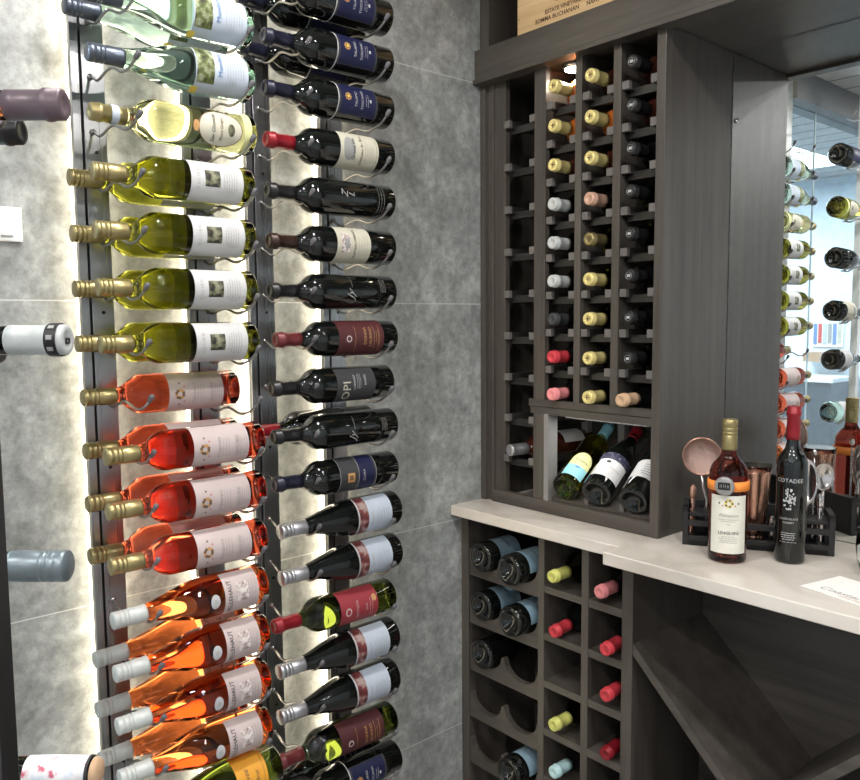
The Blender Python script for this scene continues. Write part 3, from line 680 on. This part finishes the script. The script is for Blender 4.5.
for z0 in SCA:
    b = MB(); b.prism(scallop(z0, -1.569, -1.315), FY + .004, FY + .022, WX, 'Y'); part(b, 'scalloped_shelf', cab)
    b = MB(); b.prism(scallop(z0, -1.569, -1.315), BY - .09, BY - .072, WX, 'Y'); part(b, 'scalloped_shelf', cab)
SHB = [.754, .630, .505, .377, .251, .127]
for z0 in SHB:
    b = MB(); b.box(-1.294, -1.176, FY + .001, BY - .012, z0 - .018, z0, WX, .001); part(b, 'shelf', cab)
    b = MB(); b.box(-1.155, -1.059, FY + .001, BY - .012, z0 - .018, z0 + .002, WX, .001); part(b, 'shelf', cab)
# bottles lying base-out on the scallops
def baseout(x, row, y, label, lab='lower', g='dark'):
    z = SCA[row] + .0665
    return bottle((x, y, z), (0, 1, 0), (0, 0, 1), 'burgundy', g, 'navy', 'foil', lab, label, 'bottles lying base-out on the scalloped shelves', .25)
baseout(-1.506, 0, 1.492, 'dark bottle lying base-out, top scalloped shelf, nearer the marble wall')
baseout(-1.378, 0, 1.466, 'dark bottle lying base-out, top scalloped shelf, nearer the cubbies')
baseout(-1.506, 1, 1.492, 'dark bottle lying base-out, second scalloped shelf, nearer the marble wall')
baseout(-1.378, 1, 1.470, 'dark bottle lying base-out, second scalloped shelf, nearer the cubbies')
baseout(-1.506, 2, 1.494, 'all dark bottle lying base-out alone on the third scalloped shelf', None)
baseout(-1.378, 4, 1.466, 'dark bottle lying base-out on the bottom visible scalloped shelf')
def neckout(x, z, y, cm, style, g, label, dip=0., side=0., shape='bordeaux', grp='bottles in the square cubbies', lab=None):
    H = SHAPES[shape]['H']; tip = Vector((x, y, z)); a = Vector((side, -1, -dip)).normalized()
    return bottle(tip - a * H, a, (0, 0, 1), shape, g, cm, style, lab, label, grp, 0)
neckout(-1.243, SHB[0] + .042, 1.478, 'lime', 'foil', 'green', 'green bottle with lime capsule in the top cubby, first column', .015)
neckout(-1.247, SHB[1] + .022, 1.490, 'brightred', 'foil', 'dark', 'bottle with bright red capsule drooping out of the second cubby, first column', .075)
neckout(-1.230, SHB[3] + .047, 1.470, 'lime', 'foil', 'green', 'green bottle with lime capsule in the fourth cubby, first column', -.01)
neckout(-1.240, SHB[4] + .040, 1.484, 'paleblue', 'foil', 'dark', 'bottle with pale blue capsule low in the first cubby column', .0)
neckout(-1.108, SHB[0] + .036, 1.488, 'pinkred', 'foil', 'dark', 'bottle with faded pinkish red capsule in the top cubby, second column', .02)
neckout(-1.085, SHB[1] + .030, 1.482, 'brightred', 'foil', 'dark', 'bottle with bright red capsule, second cubby of the second column', .04, .06)
neckout(-1.085, SHB[2] + .044, 1.484, 'brightred', 'foil', 'dark', 'bottle with bright red capsule, third cubby of the second column', .0, .06)
neckout(-1.088, SHB[3] + .024, 1.490, 'red', 'foil', 'dark', 'bottle with dark red capsule, fourth cubby of the second column', .06, .05)

# ------------------------------------------------------------------ base cabinet with the crossed bin
xb0, xb1, yb0, yb1 = -1.028, -.468, 1.508, 1.810
bn = tag(empty('diamond_bin_cabinet', (-.72, 1.6, 0)), 'dark stained base cabinet with an empty crossed diamond bin, beside the cubbies', 'wine cabinet')
bpy.context.view_layer.update()
b = MB(); b.box(-1.0385, xb0, yb0, BY, 0, CTZ, WZ, .001); part(b, 'side_panel', bn)
b = MB(); b.box(xb1, xb1 + .03, yb0, BY, 0, CTZ, WZ, .001); part(b, 'side_panel', bn)
b = MB(); b.box(xb0, xb1, yb1, yb1 + .012, .1, CTZ, WX); part(b, 'back_panel', bn)
b = MB(); b.box(xb0, xb1, yb0, yb0 + .02, CTZ - .012, CTZ, WX, .001); part(b, 'top_rail', bn)
b = MB(); b.box(xb0, xb1, yb0, yb1, .12, .14, WX); b.box(xb0, xb1, yb0 + .05, yb1, 0, .12, WX); part(b, 'bottom_board', bn)
d = .0135
def diag(xa, za, xb, zb, name='diagonal_shelf'):
    b = MB(); n = Vector((-(zb - za), 0, xb - xa)).normalized() * .019
    b.prism([(xa, za), (xb, zb), (xb - n.x, zb - n.z), (xa - n.x, za - n.z)], yb0 + .002, yb1 - .001, WX, 'Y'); part(b, name, bn)
diag(xb0, .695 - .957 * (xb0 + 1.039), xb1, .695 - .957 * (xb1 + 1.039))
cx, cz = -.748, .416
d2 = lambda x: .535 + 1.01 * (x + .631)
diag(xb0, d2(xb0), cx - .004, cz - .014)
diag(cx + .010, cz + .006, xb1, d2(xb1))
# plain cabinet further on, under the same counter
nx = tag(empty('base_cabinet', (.2, 1.6, 0)), 'dark stained base cabinet right of the diamond bin, mostly out of view', 'cabinet'); bpy.context.view_layer.update()
b = MB(); b.box(-.436, .80, yb0 + .022, BY, .1, CTZ, WZ); b.box(-.436, .80, yb0 + .08, BY, 0, .1, WX); part(b, 'body', nx)
for x0 in (-.43, .19):
    b = MB(); b.box(x0, x0 + .59, yb0, yb0 + .02, .12, CTZ - .01, WZ, .002); dr = part(b, 'door', nx)
    h = MB(); h.tube([(x0 + .53, yb0, .60), (x0 + .53, yb0 - .025, .60), (x0 + .53, yb0 - .025, .75), (x0 + .53, yb0, .75)], .005, SILVER); h.build('handle', dr)

# ------------------------------------------------------------------ counter
b = MB(); b.prism([(-1.5995, 1.472), (-1.044, 1.472), (-1.044, 1.4135), (.83, 1.4135), (.83, 1.880), (-1.5995, 1.880)], CTZ + .0005, .916, QUARTZ, 'Z')
ct = tag(b.build('countertop'), 'pale polished stone countertop stepping forward past the wine cubbies', 'countertop')
mo = ct.modifiers.new('bevel', 'BEVEL'); mo.width = .0022; mo.segments = 3

# ------------------------------------------------------------------ upper cabinet
UY = 1.588; UX0, UX1 = -1.598, -1.018; UB, UT = .9165, 2.070; BK = 1.878
up = tag(empty('tall_wine_cabinet', (-1.31, 1.7, UB)), 'tall dark stained wine cabinet with four bottle columns standing on the counter', 'wine cabinet'); bpy.context.view_layer.update()
b = MB(); b.box(UX0, -1.580, UY, BK, UB, UT, WZ, .001); b.box(-1.590, -1.514, UY + .012, UY + .030, UB, UT, WZ, .0015); part(b, 'side_panel', up)
b = MB(); b.box(-1.562, -1.553, UY + .006, UY + .012, UB, UT, WZ, .001); part(b, 'trim_strip', up)
b = MB(); b.box(-1.041, UX1, UY, BK, UB, UT, WZ, .0012); part(b, 'side_panel', up, 'wide brushed-looking end panel beside the mirror')
b = MB(); b.box(-1.58, -1.041, BK - .012, BK, UB, UT, WBACK); part(b, 'back_panel', up)
b = MB(); b.box(-1.553, -1.0415, UY + .0005, UY + .022, UB, .950, WX, .0012); part(b, 'bottom_rail', up)
b = MB(); b.box(-1.404, -1.366, UY + .0035, UY + .02, .95, UT, WZ, .001); b.box(-1.404, -1.392, UY + .02, BK - .012, 1.216, UT, WZ); part(b, 'divider', up)
b = MB(); b.box(-1.366, -1.352, UY + .002, UY + .04, .95, 1.18, mat('pale_grey_wood', (.22, .215, .21), .5)); part(b, 'post', up)  # this post is a paler grey than the divider
b = MB(); b.box(-1.272, -1.252, UY + .0035, UY + .02, 1.212, UT, WZ, .001); b.box(-1.268, -1.256, UY + .02, BK - .012, 1.19, UT, WZ); part(b, 'divider', up)
b = MB(); b.box(-1.160, -1.138, UY + .0035, UY + .02, 1.212, UT, WZ, .001); b.box(-1.155, -1.143, UY + .02, BK - .012, 1.19, UT, WZ); part(b, 'divider', up)
b = MB(); b.box(-1.418, -1.0415, UY + .0005, UY + .014, 1.198, 1.217, WX, .001); b.box(-1.414, -1.0415, UY + .003, UY + .014, 1.178, 1.197, WX, .001); b.box(-1.404, -1.041, UY + .01, BK - .012, 1.180, 1.190, WX); part(b, 'shelf', up)
cols = [(-1.514, -1.404, [1.945 - .1125 * k for k in range(9)]), (-1.366, -1.272, None), (-1.252, -1.160, None), (-1.138, -1.041, None)]
ROWS2 = [1.965 - .0955 * k for k in range(9)]
for i, (a, c, rows) in enumerate(cols):
    for z in (rows or ROWS2):
        b = MB(); r = .0095
        yy = 1.594
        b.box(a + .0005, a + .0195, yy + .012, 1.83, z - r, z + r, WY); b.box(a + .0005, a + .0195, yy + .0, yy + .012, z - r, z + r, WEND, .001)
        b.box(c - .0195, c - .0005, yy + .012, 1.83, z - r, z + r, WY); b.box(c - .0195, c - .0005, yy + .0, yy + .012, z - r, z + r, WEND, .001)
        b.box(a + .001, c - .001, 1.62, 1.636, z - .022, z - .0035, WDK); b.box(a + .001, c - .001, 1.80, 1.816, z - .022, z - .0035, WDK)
        part(b, 'bottle_runner', up)
# display ledge at the bottom
b = MB(); b.prism([(1.606, .951), (1.606, .957), (1.866, 1.088), (1.866, 1.068)], -1.352, -1.042, WX, 'X'); part(b, 'display_ledge', up)
ANG = math.atan2(.131, .26)
for x in (-1.238, -1.132):
    b = MB(); b.prism([(1.607, .953), (1.607, .972), (1.866, 1.098), (1.866, 1.078)], x - .006, x + .006, WEND, 'X'); part(b, 'ledge_divider', up)
for x in (-1.431, -1.305, -1.19):
    b = MB(); b.box(x - .011, x + .011, 1.845, 1.865, .95, 1.18, mat('pale_grey_wood', (.22, .215, .21), .5)); part(b, 'post', up)

dA = Vector((-.19, math.cos(ANG), math.sin(ANG))).normalized(); nA = Vector((.55, -.62, .55))
def ledge(x, shape, g, cm, style, lab, label, roll=0., y=1.612):
    R = SHAPES[shape]['R']; c = Vector((x, y, .957 + (y - 1.606) * .5038)) + Vector((0, -math.sin(ANG), math.cos(ANG))) * (R + .001)
    return bottle(c, dA, nA, shape, g, cm, style, lab, label, 'bottles on the tilted display ledge', roll)
ledge(-1.292, 'bordeaux', 'lime', 'skyblue', 'foil', 'beach', 'green bottle with sky blue capsule and arched lemon and aqua label on the tilted ledge', 0, 1.606)
ledge(-1.194, 'burgundy', 'dark', 'red', 'foil', 'roma', 'dark bottle with red capsule and white label, middle one on the tilted ledge', 0, 1.606)
ledge(-1.088, 'bordeaux', 'dark', 'black', 'foil', 'silverdark', 'dark bottle with silvery label on the tilted ledge against the end panel', 0, 1.606)
neckout(-1.474, 1.072, 1.574, 'silver', 'screw', 'brown', 'brown bottle lying deep in the narrow column beside the tilted ledge', 0, -.10, 'bordeaux', None, 'plain')

# bottles in the three narrow columns, mouths outwards
Z2 = [2.0 - .0955 * k for k in range(9)]
colA = ['brightgold'] * 3 + ['white', 'white', 'white', 'darkgrey', 'brightred', 'pinkred']
gA = ['tawny', 'tawny', 'brown', 'green', 'green', 'green', 'dark', 'dark', 'dark']
colB = ['brightgold'] * 3 + ['copper', 'gold'] + ['brightgold'] * 4
gB = ['brown', 'tawny', 'brown', 'dark', 'lime', 'lime', 'green', 'dark', 'green']
CW = {'brightgold': 'gold', 'white': 'white', 'darkgrey': 'charcoal', 'brightred': 'bright red', 'pinkred': 'faded red', 'copper': 'copper', 'gold': 'dull gold', 'black': 'black', 'cork': 'bare cork'}
NTH = ['topmost', 'second', 'third', 'fourth', 'fifth', 'sixth', 'seventh', 'eighth', 'bottom']
for ci, (cx_, caps, gs, nm) in enumerate([(-1.319, colA, gA, 'lit column beside the open empty one'), (-1.206, colB, gB, 'middle column of the wine cabinet'), (-1.090, ['black'] * 8 + ['cork'], ['brown', 'brown', 'dark', 'green', 'green', 'dark', 'dark', 'green', 'dark'], 'column against the end panel')]):
    for k in range(9):
        cm_ = caps[k]; y = 1.562
        st = 'emblem' if cm_ == 'black' else 'foil'
        if cm_ in ('brightgold', 'gold'): st = 'stamp'
        x = cx_
        if cm_ == 'cork': x = cx_ - .018
        z = Z2[k] + (.003 if ci == 2 and k < 8 else 0)
        neckout(x, z, y, cm_, st, gs[k], 'bottle with %s capsule, %s in the %s' % (CW[cm_], NTH[k], nm), -.012, 0, 'bordeaux', 'bottles in the narrow columns', 'pelle' if gs[k] in ('tawny', 'brown') else 'beach' if gs[k] in ('green', 'lime') else 'maroon')

# slim strip light added under the middle shelf to brighten the ledge
b = MB(); b.box(-1.325, -1.075, 1.628, 1.652, 1.1695, 1.1795, WHITE, .001); tag(b.build('added_strip_light'), 'added slim strip light under the middle shelf, brightening the tilted ledge', 'light')
# puck light in the lit column
b = MB(); b.xf = Matrix.Translation((-1.322, 1.655, UT - .012)); b.lathe([(.034, 0), (.034, .012)], SILVER, 28); pk = tag(b.build('puck_light'), 'small round cabinet light at the top of the gold-capped column', 'light')
b = MB(); b.xf = Matrix.Translation((-1.322, 1.655, UT - .0145)); b.lathe([(.028, 0), (.028, .0024)], PUCK, 28); b.build('lens', pk)

# ------------------------------------------------------------------ header over cabinet and niche, with open shelf above
hd = tag(empty('header_beam', (-.4, 1.6, 2.06)), 'dark stained header beam running over the wine cabinet and the mirror', 'beam'); bpy.context.view_layer.update()
b = MB(); b.box(-1.5995, .83, 1.568, 1.600, 2.074, 2.152, WX, .001); b.box(-1.5995, .83, 1.560, 1.600, 2.061, 2.074, WX, .002); part(b, 'front_board', hd)
b = MB(); b.box(-1.5995, .83, 1.6005, 1.884, 2.071, 2.086, WX); part(b, 'underside_board', hd)
b = MB(); b.box(.80, .83, 1.57, 1.88, .9165, 2.0605, WZ); tag(b.build('end_panel'), 'dark stained upright panel closing the mirror niche at its far end', 'panel')
tp = tag(empty('open_shelf_cabinet', (-.4, 1.7, 2.153)), 'dark open shelf box above the header beam holding a pine crate', 'cabinet'); bpy.context.view_layer.update()
b = MB(); b.box(-1.598, -1.566, 1.588, 1.884, 2.1525, CZ - .001, WZ, .001); part(b, 'side_panel', tp)
b = MB(); b.box(-1.566, .8, 1.875, 1.884, 2.1525, CZ - .001, WBACK); b.box(-1.566, .8, 1.6005, 1.875, 2.1525, 2.158, WBACK); part(b, 'back_panel', tp)
b = MB(); b.box(.8, .83, 1.588, 1.884, 2.1525, CZ - .001, WZ); part(b, 'side_panel', tp)
cr = tag(empty('wine_crate', (-1.2, 1.7, 2.16)), 'pine wine crate with branded lettering on the open shelf above the beam', 'crate'); bpy.context.view_layer.update()
b = MB(); b.box(-1.474, -.93, 1.603, 1.613, 2.1585, 2.44, PINE, .001)
for z in (2.205, 2.262, 2.32, 2.38):
    for x in (-1.468, -.936):
        b.xf = Matrix.Translation((x, 1.6026, z)) @ Matrix.Rotation(PI / 2, 4, 'X'); b.lathe([(.0018, 0), (.0018, .0006)], L['brownink'], 8); b.xf = None
part(b, 'front_board', cr)
b = MB()
for txt, x, z, s_ in (('ESTATE VINEYARDS', -1.318, 2.2, .0140), ('SOMMA BUCHANAN', -1.342, 2.184, .0150), ('NAPA VALLEY', -1.205, 2.184, .0140), ('CABERNET SAUVIGNON', -1.24, 2.225, .02), ('RESERVE', -1.24, 2.30, .05)):
    vs, fs, w = text_shape(txt, s_, 0., .00035); b.add([(x + vx - w / 2, 1.6024, z + vy - s_ * .35) for vx, vy in vs], fs, mat('burnt_brand', (.10, .045, .02), .6))
part(b, 'lettering', cr)
b = MB(); b.box(-1.474, -1.464, 1.613, 1.86, 2.1585, 2.44, PINE); b.box(-.94, -.93, 1.613, 1.86, 2.1585, 2.44, PINE); b.box(-1.474, -.93, 1.86, 1.87, 2.1585, 2.44, PINE); b.box(-1.464, -.94, 1.613, 1.86, 2.1585, 2.166, PINE); part(b, 'crate_walls', cr)

# ------------------------------------------------------------------ mirror
b = MB(); b.box(-1.0165, .799, 1.8795, 1.8845, .9175, 2.070, MIRROR); mir = tag(b.build('wall_mirror'), 'large mirror filling the niche behind the counter', 'mirror')
b = MB(); b.xf = Matrix.Translation((-1.006, 1.8795, 1.905)) @ Matrix.Rotation(PI / 2, 4, 'X'); b.lathe([(.006, 0), (.006, .003), (.004, .005)], SILVER, 16); b.build('mirror_clip', mir)

# ------------------------------------------------------------------ things on the counter
CT = .9165
tow = Vector((.8298, -1.5577, 0))
rb = bottle((-.834, 1.563, CT), (0, 0, 1), (.83, -1.60, 0), 'table', 'darkrose', 'gold', 'screw', 'vertical', 'upright rose wine bottle with orange thermometer band on the counter', 'upright bottles on the counter', .06)
th = tag(empty('bottle_thermometer', (-.834, 1.563, CT + .166), Matrix.Identity(3)), 'orange silicone band with round grey digital thermometer around the rose bottle', 'thermometer')
th.matrix_world = Matrix.Translation((-.834, 1.563, CT)) @ Matrix.Rotation(math.atan2(-1.6, .83) - .16, 4, 'Z')
b = MB(); R_ = .0405; b.lathe([(R_, .153), (R_ + .0015, .153), (R_ + .0018, .163), (R_ + .0015, .173), (R_, .173), (R_, .153)], mat('orange_silicone', (.86, .27, .045), .45), 44, False); b.build('band', th)
b = MB(); b.xf = Matrix.Translation((R_ + .000, 0, .165)) @ Matrix.Rotation(PI / 2, 4, 'Y'); b.lathe([(.0195, 0), (.0200, .004), (.0185, .0075), (.016, .0085), (.0001, .0088)], mat('grey_case', (.30, .29, .28), .35, .4), 36); b.build('dial_case', th)
b = MB(); b.box(R_ + .0086, R_ + .0098, -.0120, .0120, .1585, .1735, mat('lcd_black', (.01, .01, .012), .15), .0008)
for y_ in (-.006, .001, .008): b.box(R_ + .0098, R_ + .0100, y_ - .002, y_ - .0012, .162, .170, L['grey']); b.box(R_ + .0098, R_ + .0100, y_ + .0012, y_ + .002, .162, .170, L['grey']); b.box(R_ + .0098, R_ + .0100, y_ - .002, y_ + .002, .1657, .1663, L['grey'])
b.build('display', th)
bottle((-.739, 1.648, CT), (0, 0, 1), (.70, -1.66, 0), 'slim', 'dark', 'red', 'foil', 'cotadee', 'slim black dessert wine bottle with red capsule and silver print on the counter', 'upright bottles on the counter', -.12)

# bar tool caddy
u = Vector((.869, .495, 0)); v = Vector((-.495, .869, 0)); c0 = Vector((-.957, 1.592, CT))
CM = Matrix((u, v, Vector((0, 0, 1)))).transposed().to_4x4(); CMT = Matrix.Translation(c0) @ CM
cd = tag(empty('tool_caddy', c0, CM.to_3x3()), 'black wooden bar tool caddy standing behind the two upright bottles', 'caddy'); bpy.context.view_layer.update()
W_, D_ = .311, .085
def cpart(mb, name): o = mb.build(name, cd); return o
b = MB(); b.box(0, W_, 0, D_, 0, .012, CADDY, .001); cpart(b, 'base_board')
for x in (0, W_ - .012):
    b = MB(); b.box(x, x + .012, 0, .014, .012, .088, CADDY, .001); b.box(x, x + .012, D_ - .014, D_, .012, .088, CADDY, .001); b.box(x, x + .012, .0, D_, .076, .088, CADDY, .001); cpart(b, 'end_frame')
b = MB(); b.box(.012, W_ - .012, 0, .009, .044, .057, CADDY, .001); cpart(b, 'front_rail')
b = MB(); b.box(.012, W_ - .012, 0, .009, .0, .022, CADDY, .001); cpart(b, 'front_lip')
b = MB(); b.box(.012, .105, .012, D_ - .001, .064, .072, CADDY, .001); b.box(.2, W_ - .012, .012, D_ - .001, .064, .072, CADDY, .001); cpart(b, 'slotted_shelf')
b = MB(); b.box(.012, W_ - .012, D_ - .009, D_, .012, .088, CADDY, .001); cpart(b, 'back_board')
def CP(x, y, z): return CMT @ Vector((x, y, z))
# mesh strainer: round sieve facing the room
st = tag(empty('fine_strainer', CP(.050, .036, .012), CM.to_3x3()), 'round copper mesh strainer standing in the caddy behind the rose bottle', 'strainer', 'bar tools in the caddy'); 
b = MB(); fz = .186
b.xf = Matrix.Translation((-.012, 0, fz)) @ Matrix.Rotation(PI / 2, 4, 'X')
b.lathe([(.0405, -.0015), (.0430, -.0015), (.0435, .001), (.0425, .0028), (.0405, .0028), (.0405, -.0015)], COPPER, 40, False); b.xf = None; b.build('rim', st)
MESHM = mat('copper_mesh', (.46, .33, .29), .35, .8, bump=1., bscale=700)
b = MB(); b.xf = Matrix.Translation((-.012, 0, fz)) @ Matrix.Rotation(PI / 2, 4, 'X'); b.lathe([(.0405, .0), (.036, -.008), (.026, -.0145), (.014, -.018), (.0005, -.019)], MESHM, 36, False); b.build('mesh_bowl', st)
b = MB(); b.tube([(-.012, 0, fz - .043), (-.008, 0, fz - .07), (0, 0, fz - .10), (0, 0, .002)], .0032, SILVER, 8); b.build('handle', st)
def stick(x, y, h, r, mt, name, label, cat, top=None):
    t = tag(empty(name, CP(x, y, .0125), CM.to_3x3()), label, cat, 'bar tools in the caddy')
    b = MB(); b.lathe([(r * .7, 0), (r, .004), (r, h * .5), (r * .85, h * .55), (r * .9, h - .004), (r * .5, h)], mt, 16); b.build('rod', t)
    b = MB(); b.lathe([(r * 1.12, h - .03), (r * 1.3, h - .026), (r * 1.3, h - .010), (r * 1.12, h - .006)], mt, 16, True); b.build('collar', t)
    return t
stick(.020, .040, .118, .0062, COPPER, 'muddler', 'short copper muddler rod standing left in the caddy', 'muddler')
stick(.066, .052, .110, .0055, SILVER, 'pour_spout', 'steel rod tool between strainer and shaker in the caddy', 'bar tool')
# shaker
sp = CP(.148, .048, .012)
sh_ = tag(empty('cocktail_shaker', sp, CM.to_3x3()), 'brushed copper cocktail shaker tin standing between the two upright bottles', 'shaker', 'bar tools in the caddy')
b = MB(); b.lathe([(.0255, 0), (.0265, .002), (.0268, .012), (.0262, .0135), (.0275, .016), (.0375, .155), (.0382, .158), (.0375, .1585), (.0365, .155), (.026, .012), (.0001, .010)], COPPER, 44, True); b.build('tin', sh_)
b = MB(); b.lathe([(.0345, .150), (.0392, .170), (.0396, .171), (.0388, .171), (.0336, .150)], mat('cup_clear', (.85, .85, .85), .02, 0, 1., 1.3), 40, False); b.build('glass_cup', sh_)
# julep strainer, jigger, bar spoon and tongs to the right
def spoonface(x, y, z, rx, rz, mt, name, label, cat, yaw=0., h0=.0):
    t = tag(empty(name, CP(x, y, .0125), CM.to_3x3()), label, cat, 'bar tools in the caddy')
    vs = []; fs = []; N = 30; K = 7
    for j in range(K + 1):
        q = j / K
        for k in range(N):
            a = 2 * PI * k / N; vs.append((rx * q * math.cos(a), .010 * (1 - q * q), rz * q * math.sin(a)))
    for j in range(K):
        for k in range(N): fs.append((j * N + k, j * N + (k + 1) % N, (j + 1) * N + (k + 1) % N, (j + 1) * N + k))
    b = MB(); b.xf = Matrix.Translation((0, 0, z)) @ Matrix.Rotation(yaw, 4, 'Z'); b.add(vs, fs, mt, True)
    o = b.build('bowl', t); s_ = o.modifiers.new('solid', 'SOLIDIFY'); s_.thickness = .0012
    b = MB(); b.xf = Matrix.Translation((0, 0, z)) @ Matrix.Rotation(yaw, 4, 'Z')
    ring = [(rx * math.cos(2 * PI * k / 30), 0, rz * math.sin(2 * PI * k / 30)) for k in range(31)]; b.tube(ring, .0013, mt, 6); b.build('rim', t)
    b = MB(); b.tube([(0, 0, z - rz), (0, .002, z - rz - .02), (0, 0, .002)], .0028, mt, 8); b.build('handle', t)
    return t
spoonface(.255, .026, .140, .0215, .050, SILVER, 'julep_strainer', 'oval steel julep strainer just right of the slim black bottle', 'strainer', .1)
spoonface(.291, .052, .150, .024, .030, SILVER, 'hawthorne_strainer', 'dark rounded steel strainer at the right of the caddy', 'strainer', .5)
t = tag(empty('bar_spoon', CP(.272, .058, .0125), CM.to_3x3()), 'twisted steel bar spoon standing in the right of the caddy', 'spoon', 'bar tools in the caddy')
b = MB()
for ph in (0, PI): b.tube([(.0016 * math.cos(a * .9 + ph), .0016 * math.sin(a * .9 + ph), .006 + a * .0036) for a in range(52)], .0014, SILVER, 6)
b.build('twisted_stem', t)
b = MB(); b.xf = Matrix.Translation((0, 0, .194)); b.lathe([(.0008, 0), (.004, .002), (.0055, .008), (.004, .014), (.0008, .016)], SILVER, 14); b.build('finial', t)
stick(.210, .060, .125, .0048, SILVER, 'ice_tongs', 'slim steel tongs standing behind the oval strainer', 'tongs')
stick(.283, .036, .115, .0060, SILVER, 'bottle_opener', 'stout steel opener at the right end of the caddy', 'opener')
stick(.188, .030, .060, .0050, SILVER, 'jigger_stem', 'short steel tool peeking between shaker and slim bottle', 'bar tool')

# card on the counter
A, B_, Cc = Vector((-.653, 1.505, CT)), Vector((-.623, 1.621, CT)), Vector((-.536, 1.477, CT))
ux = (Cc - A).normalized(); uy = Vector((-ux.y, ux.x, 0)); 
b = MB(); b.xf = Matrix.Translation(A) @ Matrix((ux, uy, Vector((0, 0, 1)))).transposed().to_4x4()
b.box(0, .175, 0, .118, 0, .0009, mat('card_stock', (.82, .80, .76), .5))
cdm = tag(b.build('menu_card'), 'white card with script lettering lying on the counter edge side', 'card')
b = MB(); b.xf = Matrix.Translation(A + Vector((0, 0, .0012))) @ Matrix((ux, uy, Vector((0, 0, 1)))).transposed().to_4x4()
vs, fs, w = text_shape('Coastal', .026, .3); b.add([(.022 + x, .020 + y, 0) for x, y in vs], fs, L['softink'])
vs, fs, w = text_shape('WINE CELLAR', .010); b.add([(.070 + x, .008 + y, 0) for x, y in vs], fs, L['goldink'])
b.build('lettering', cdm)
# glass just entering at the edge of the picture
b = MB(); b.xf = Matrix.Translation((-.575, 1.672, CT)); b.lathe([(.0001, .0), (.026, 0), (.030, .003), (.038, .03), (.041, .06), (.038, .095), (.0365, .095), (.039, .06), (.036, .032), (.028, .007), (.0001, .006)], CLEAR, 40, True)
tag(b.build('stemless_glass'), 'clear stemless glass on the counter at the picture edge', 'glass')

# ------------------------------------------------------------------ lights
def area(name, loc, size, power, col=(1, 1, 1), rot=(0, 0, 0), sy=None):
    l = bpy.data.lights.new(name, 'AREA'); l.shape = 'RECTANGLE' if sy else 'DISK'; l.size = size
    if sy: l.size_y = sy
    l.energy = power; l.color = col
    o = bpy.data.objects.new(name, l); o.location = loc; o.rotation_euler = rot; COL.objects.link(o); return o
DL = [(-.12, .81), (-.95, .55), (.75, .81), (-.12, -.5), (.75, -.5), (-1.0, -.9), (-.12, -1.8), (.9, -1.8)]
WHR = ['over the counter side', 'close to the bottle wall', 'over the room middle', 'behind the viewer', 'behind the viewer, further from the marble', 'near the glazed gap', 'at the rear', 'in the rear corner']
for (x, y), nm in zip(DL, WHR):
    b = MB(); b.xf = Matrix.Translation((x, y, CZ - .006)); b.lathe([(.058, 0), (.060, .001), (.060, .006)], WHITE, 30, True)
    t = tag(b.build('downlight'), 'round recessed ceiling downlight ' + nm, 'downlight', 'recessed ceiling lights')
    b = MB(); b.xf = Matrix.Translation((x, y, CZ - .009)); b.lathe([(.046, 0), (.046, .003)], BULB, 30, True); b.build('lens', t)
    area('downlight_lamp', (x, y, CZ - .012), .09, 16, (1, .975, .945))
l = bpy.data.lights.new('puck_lamp', 'SPOT'); l.energy = 2.2; l.spot_size = 2.6; l.color = (1, .88, .72); l.shadow_soft_size = .02
o = bpy.data.objects.new('puck_lamp', l); o.location = (-1.322, 1.655, UT - .018); COL.objects.link(o)
area('ledge_fill_lamp', (-1.20, 1.640, 1.168), .24, .35, (1, .97, .93), sy=.02)  # added fill for the display ledge, no known source there
area('annex_lamp', (-3.0, -1.0, CZ - .05), 1.6, 180, (.82, .92, 1.), sy=1.6)
wld = bpy.data.worlds.new('world'); S.world = wld; wld.use_nodes = True
wld.node_tree.nodes['Background'].inputs[0].default_value = (.8, .85, 1, 1); wld.node_tree.nodes['Background'].inputs[1].default_value = .3

# ------------------------------------------------------------------ camera
cam = bpy.data.cameras.new('camera'); co = bpy.data.objects.new('camera', cam); COL.objects.link(co)
r2 = Vector((.65865521, .75240282, -.00795667)); u2 = Vector((-.06165534, .06450607, .99601084)); fw = Vector((-.74991461, .65553716, -.08887691))
M = Matrix((r2, u2, -fw)).transposed().to_4x4(); M.translation = (0, 0, 1.43); co.matrix_world = M
cam.sensor_fit = 'HORIZONTAL'; cam.sensor_width = 36; cam.lens = 36 * 797.15 / 860; cam.clip_start = .02
S.camera = co
S.view_settings.view_transform = 'Standard'; S.view_settings.look = 'None'; S.view_settings.gamma = 1; S.view_settings.use_curve_mapping = False
S.view_settings.exposure = -0.18
cy = S.cycles
cy.max_bounces = 14; cy.transmission_bounces = 12; cy.glossy_bounces = 6; cy.diffuse_bounces = 4; cy.transparent_max_bounces = 12
cy.use_denoising = True; cy.sample_clamp_indirect = 6
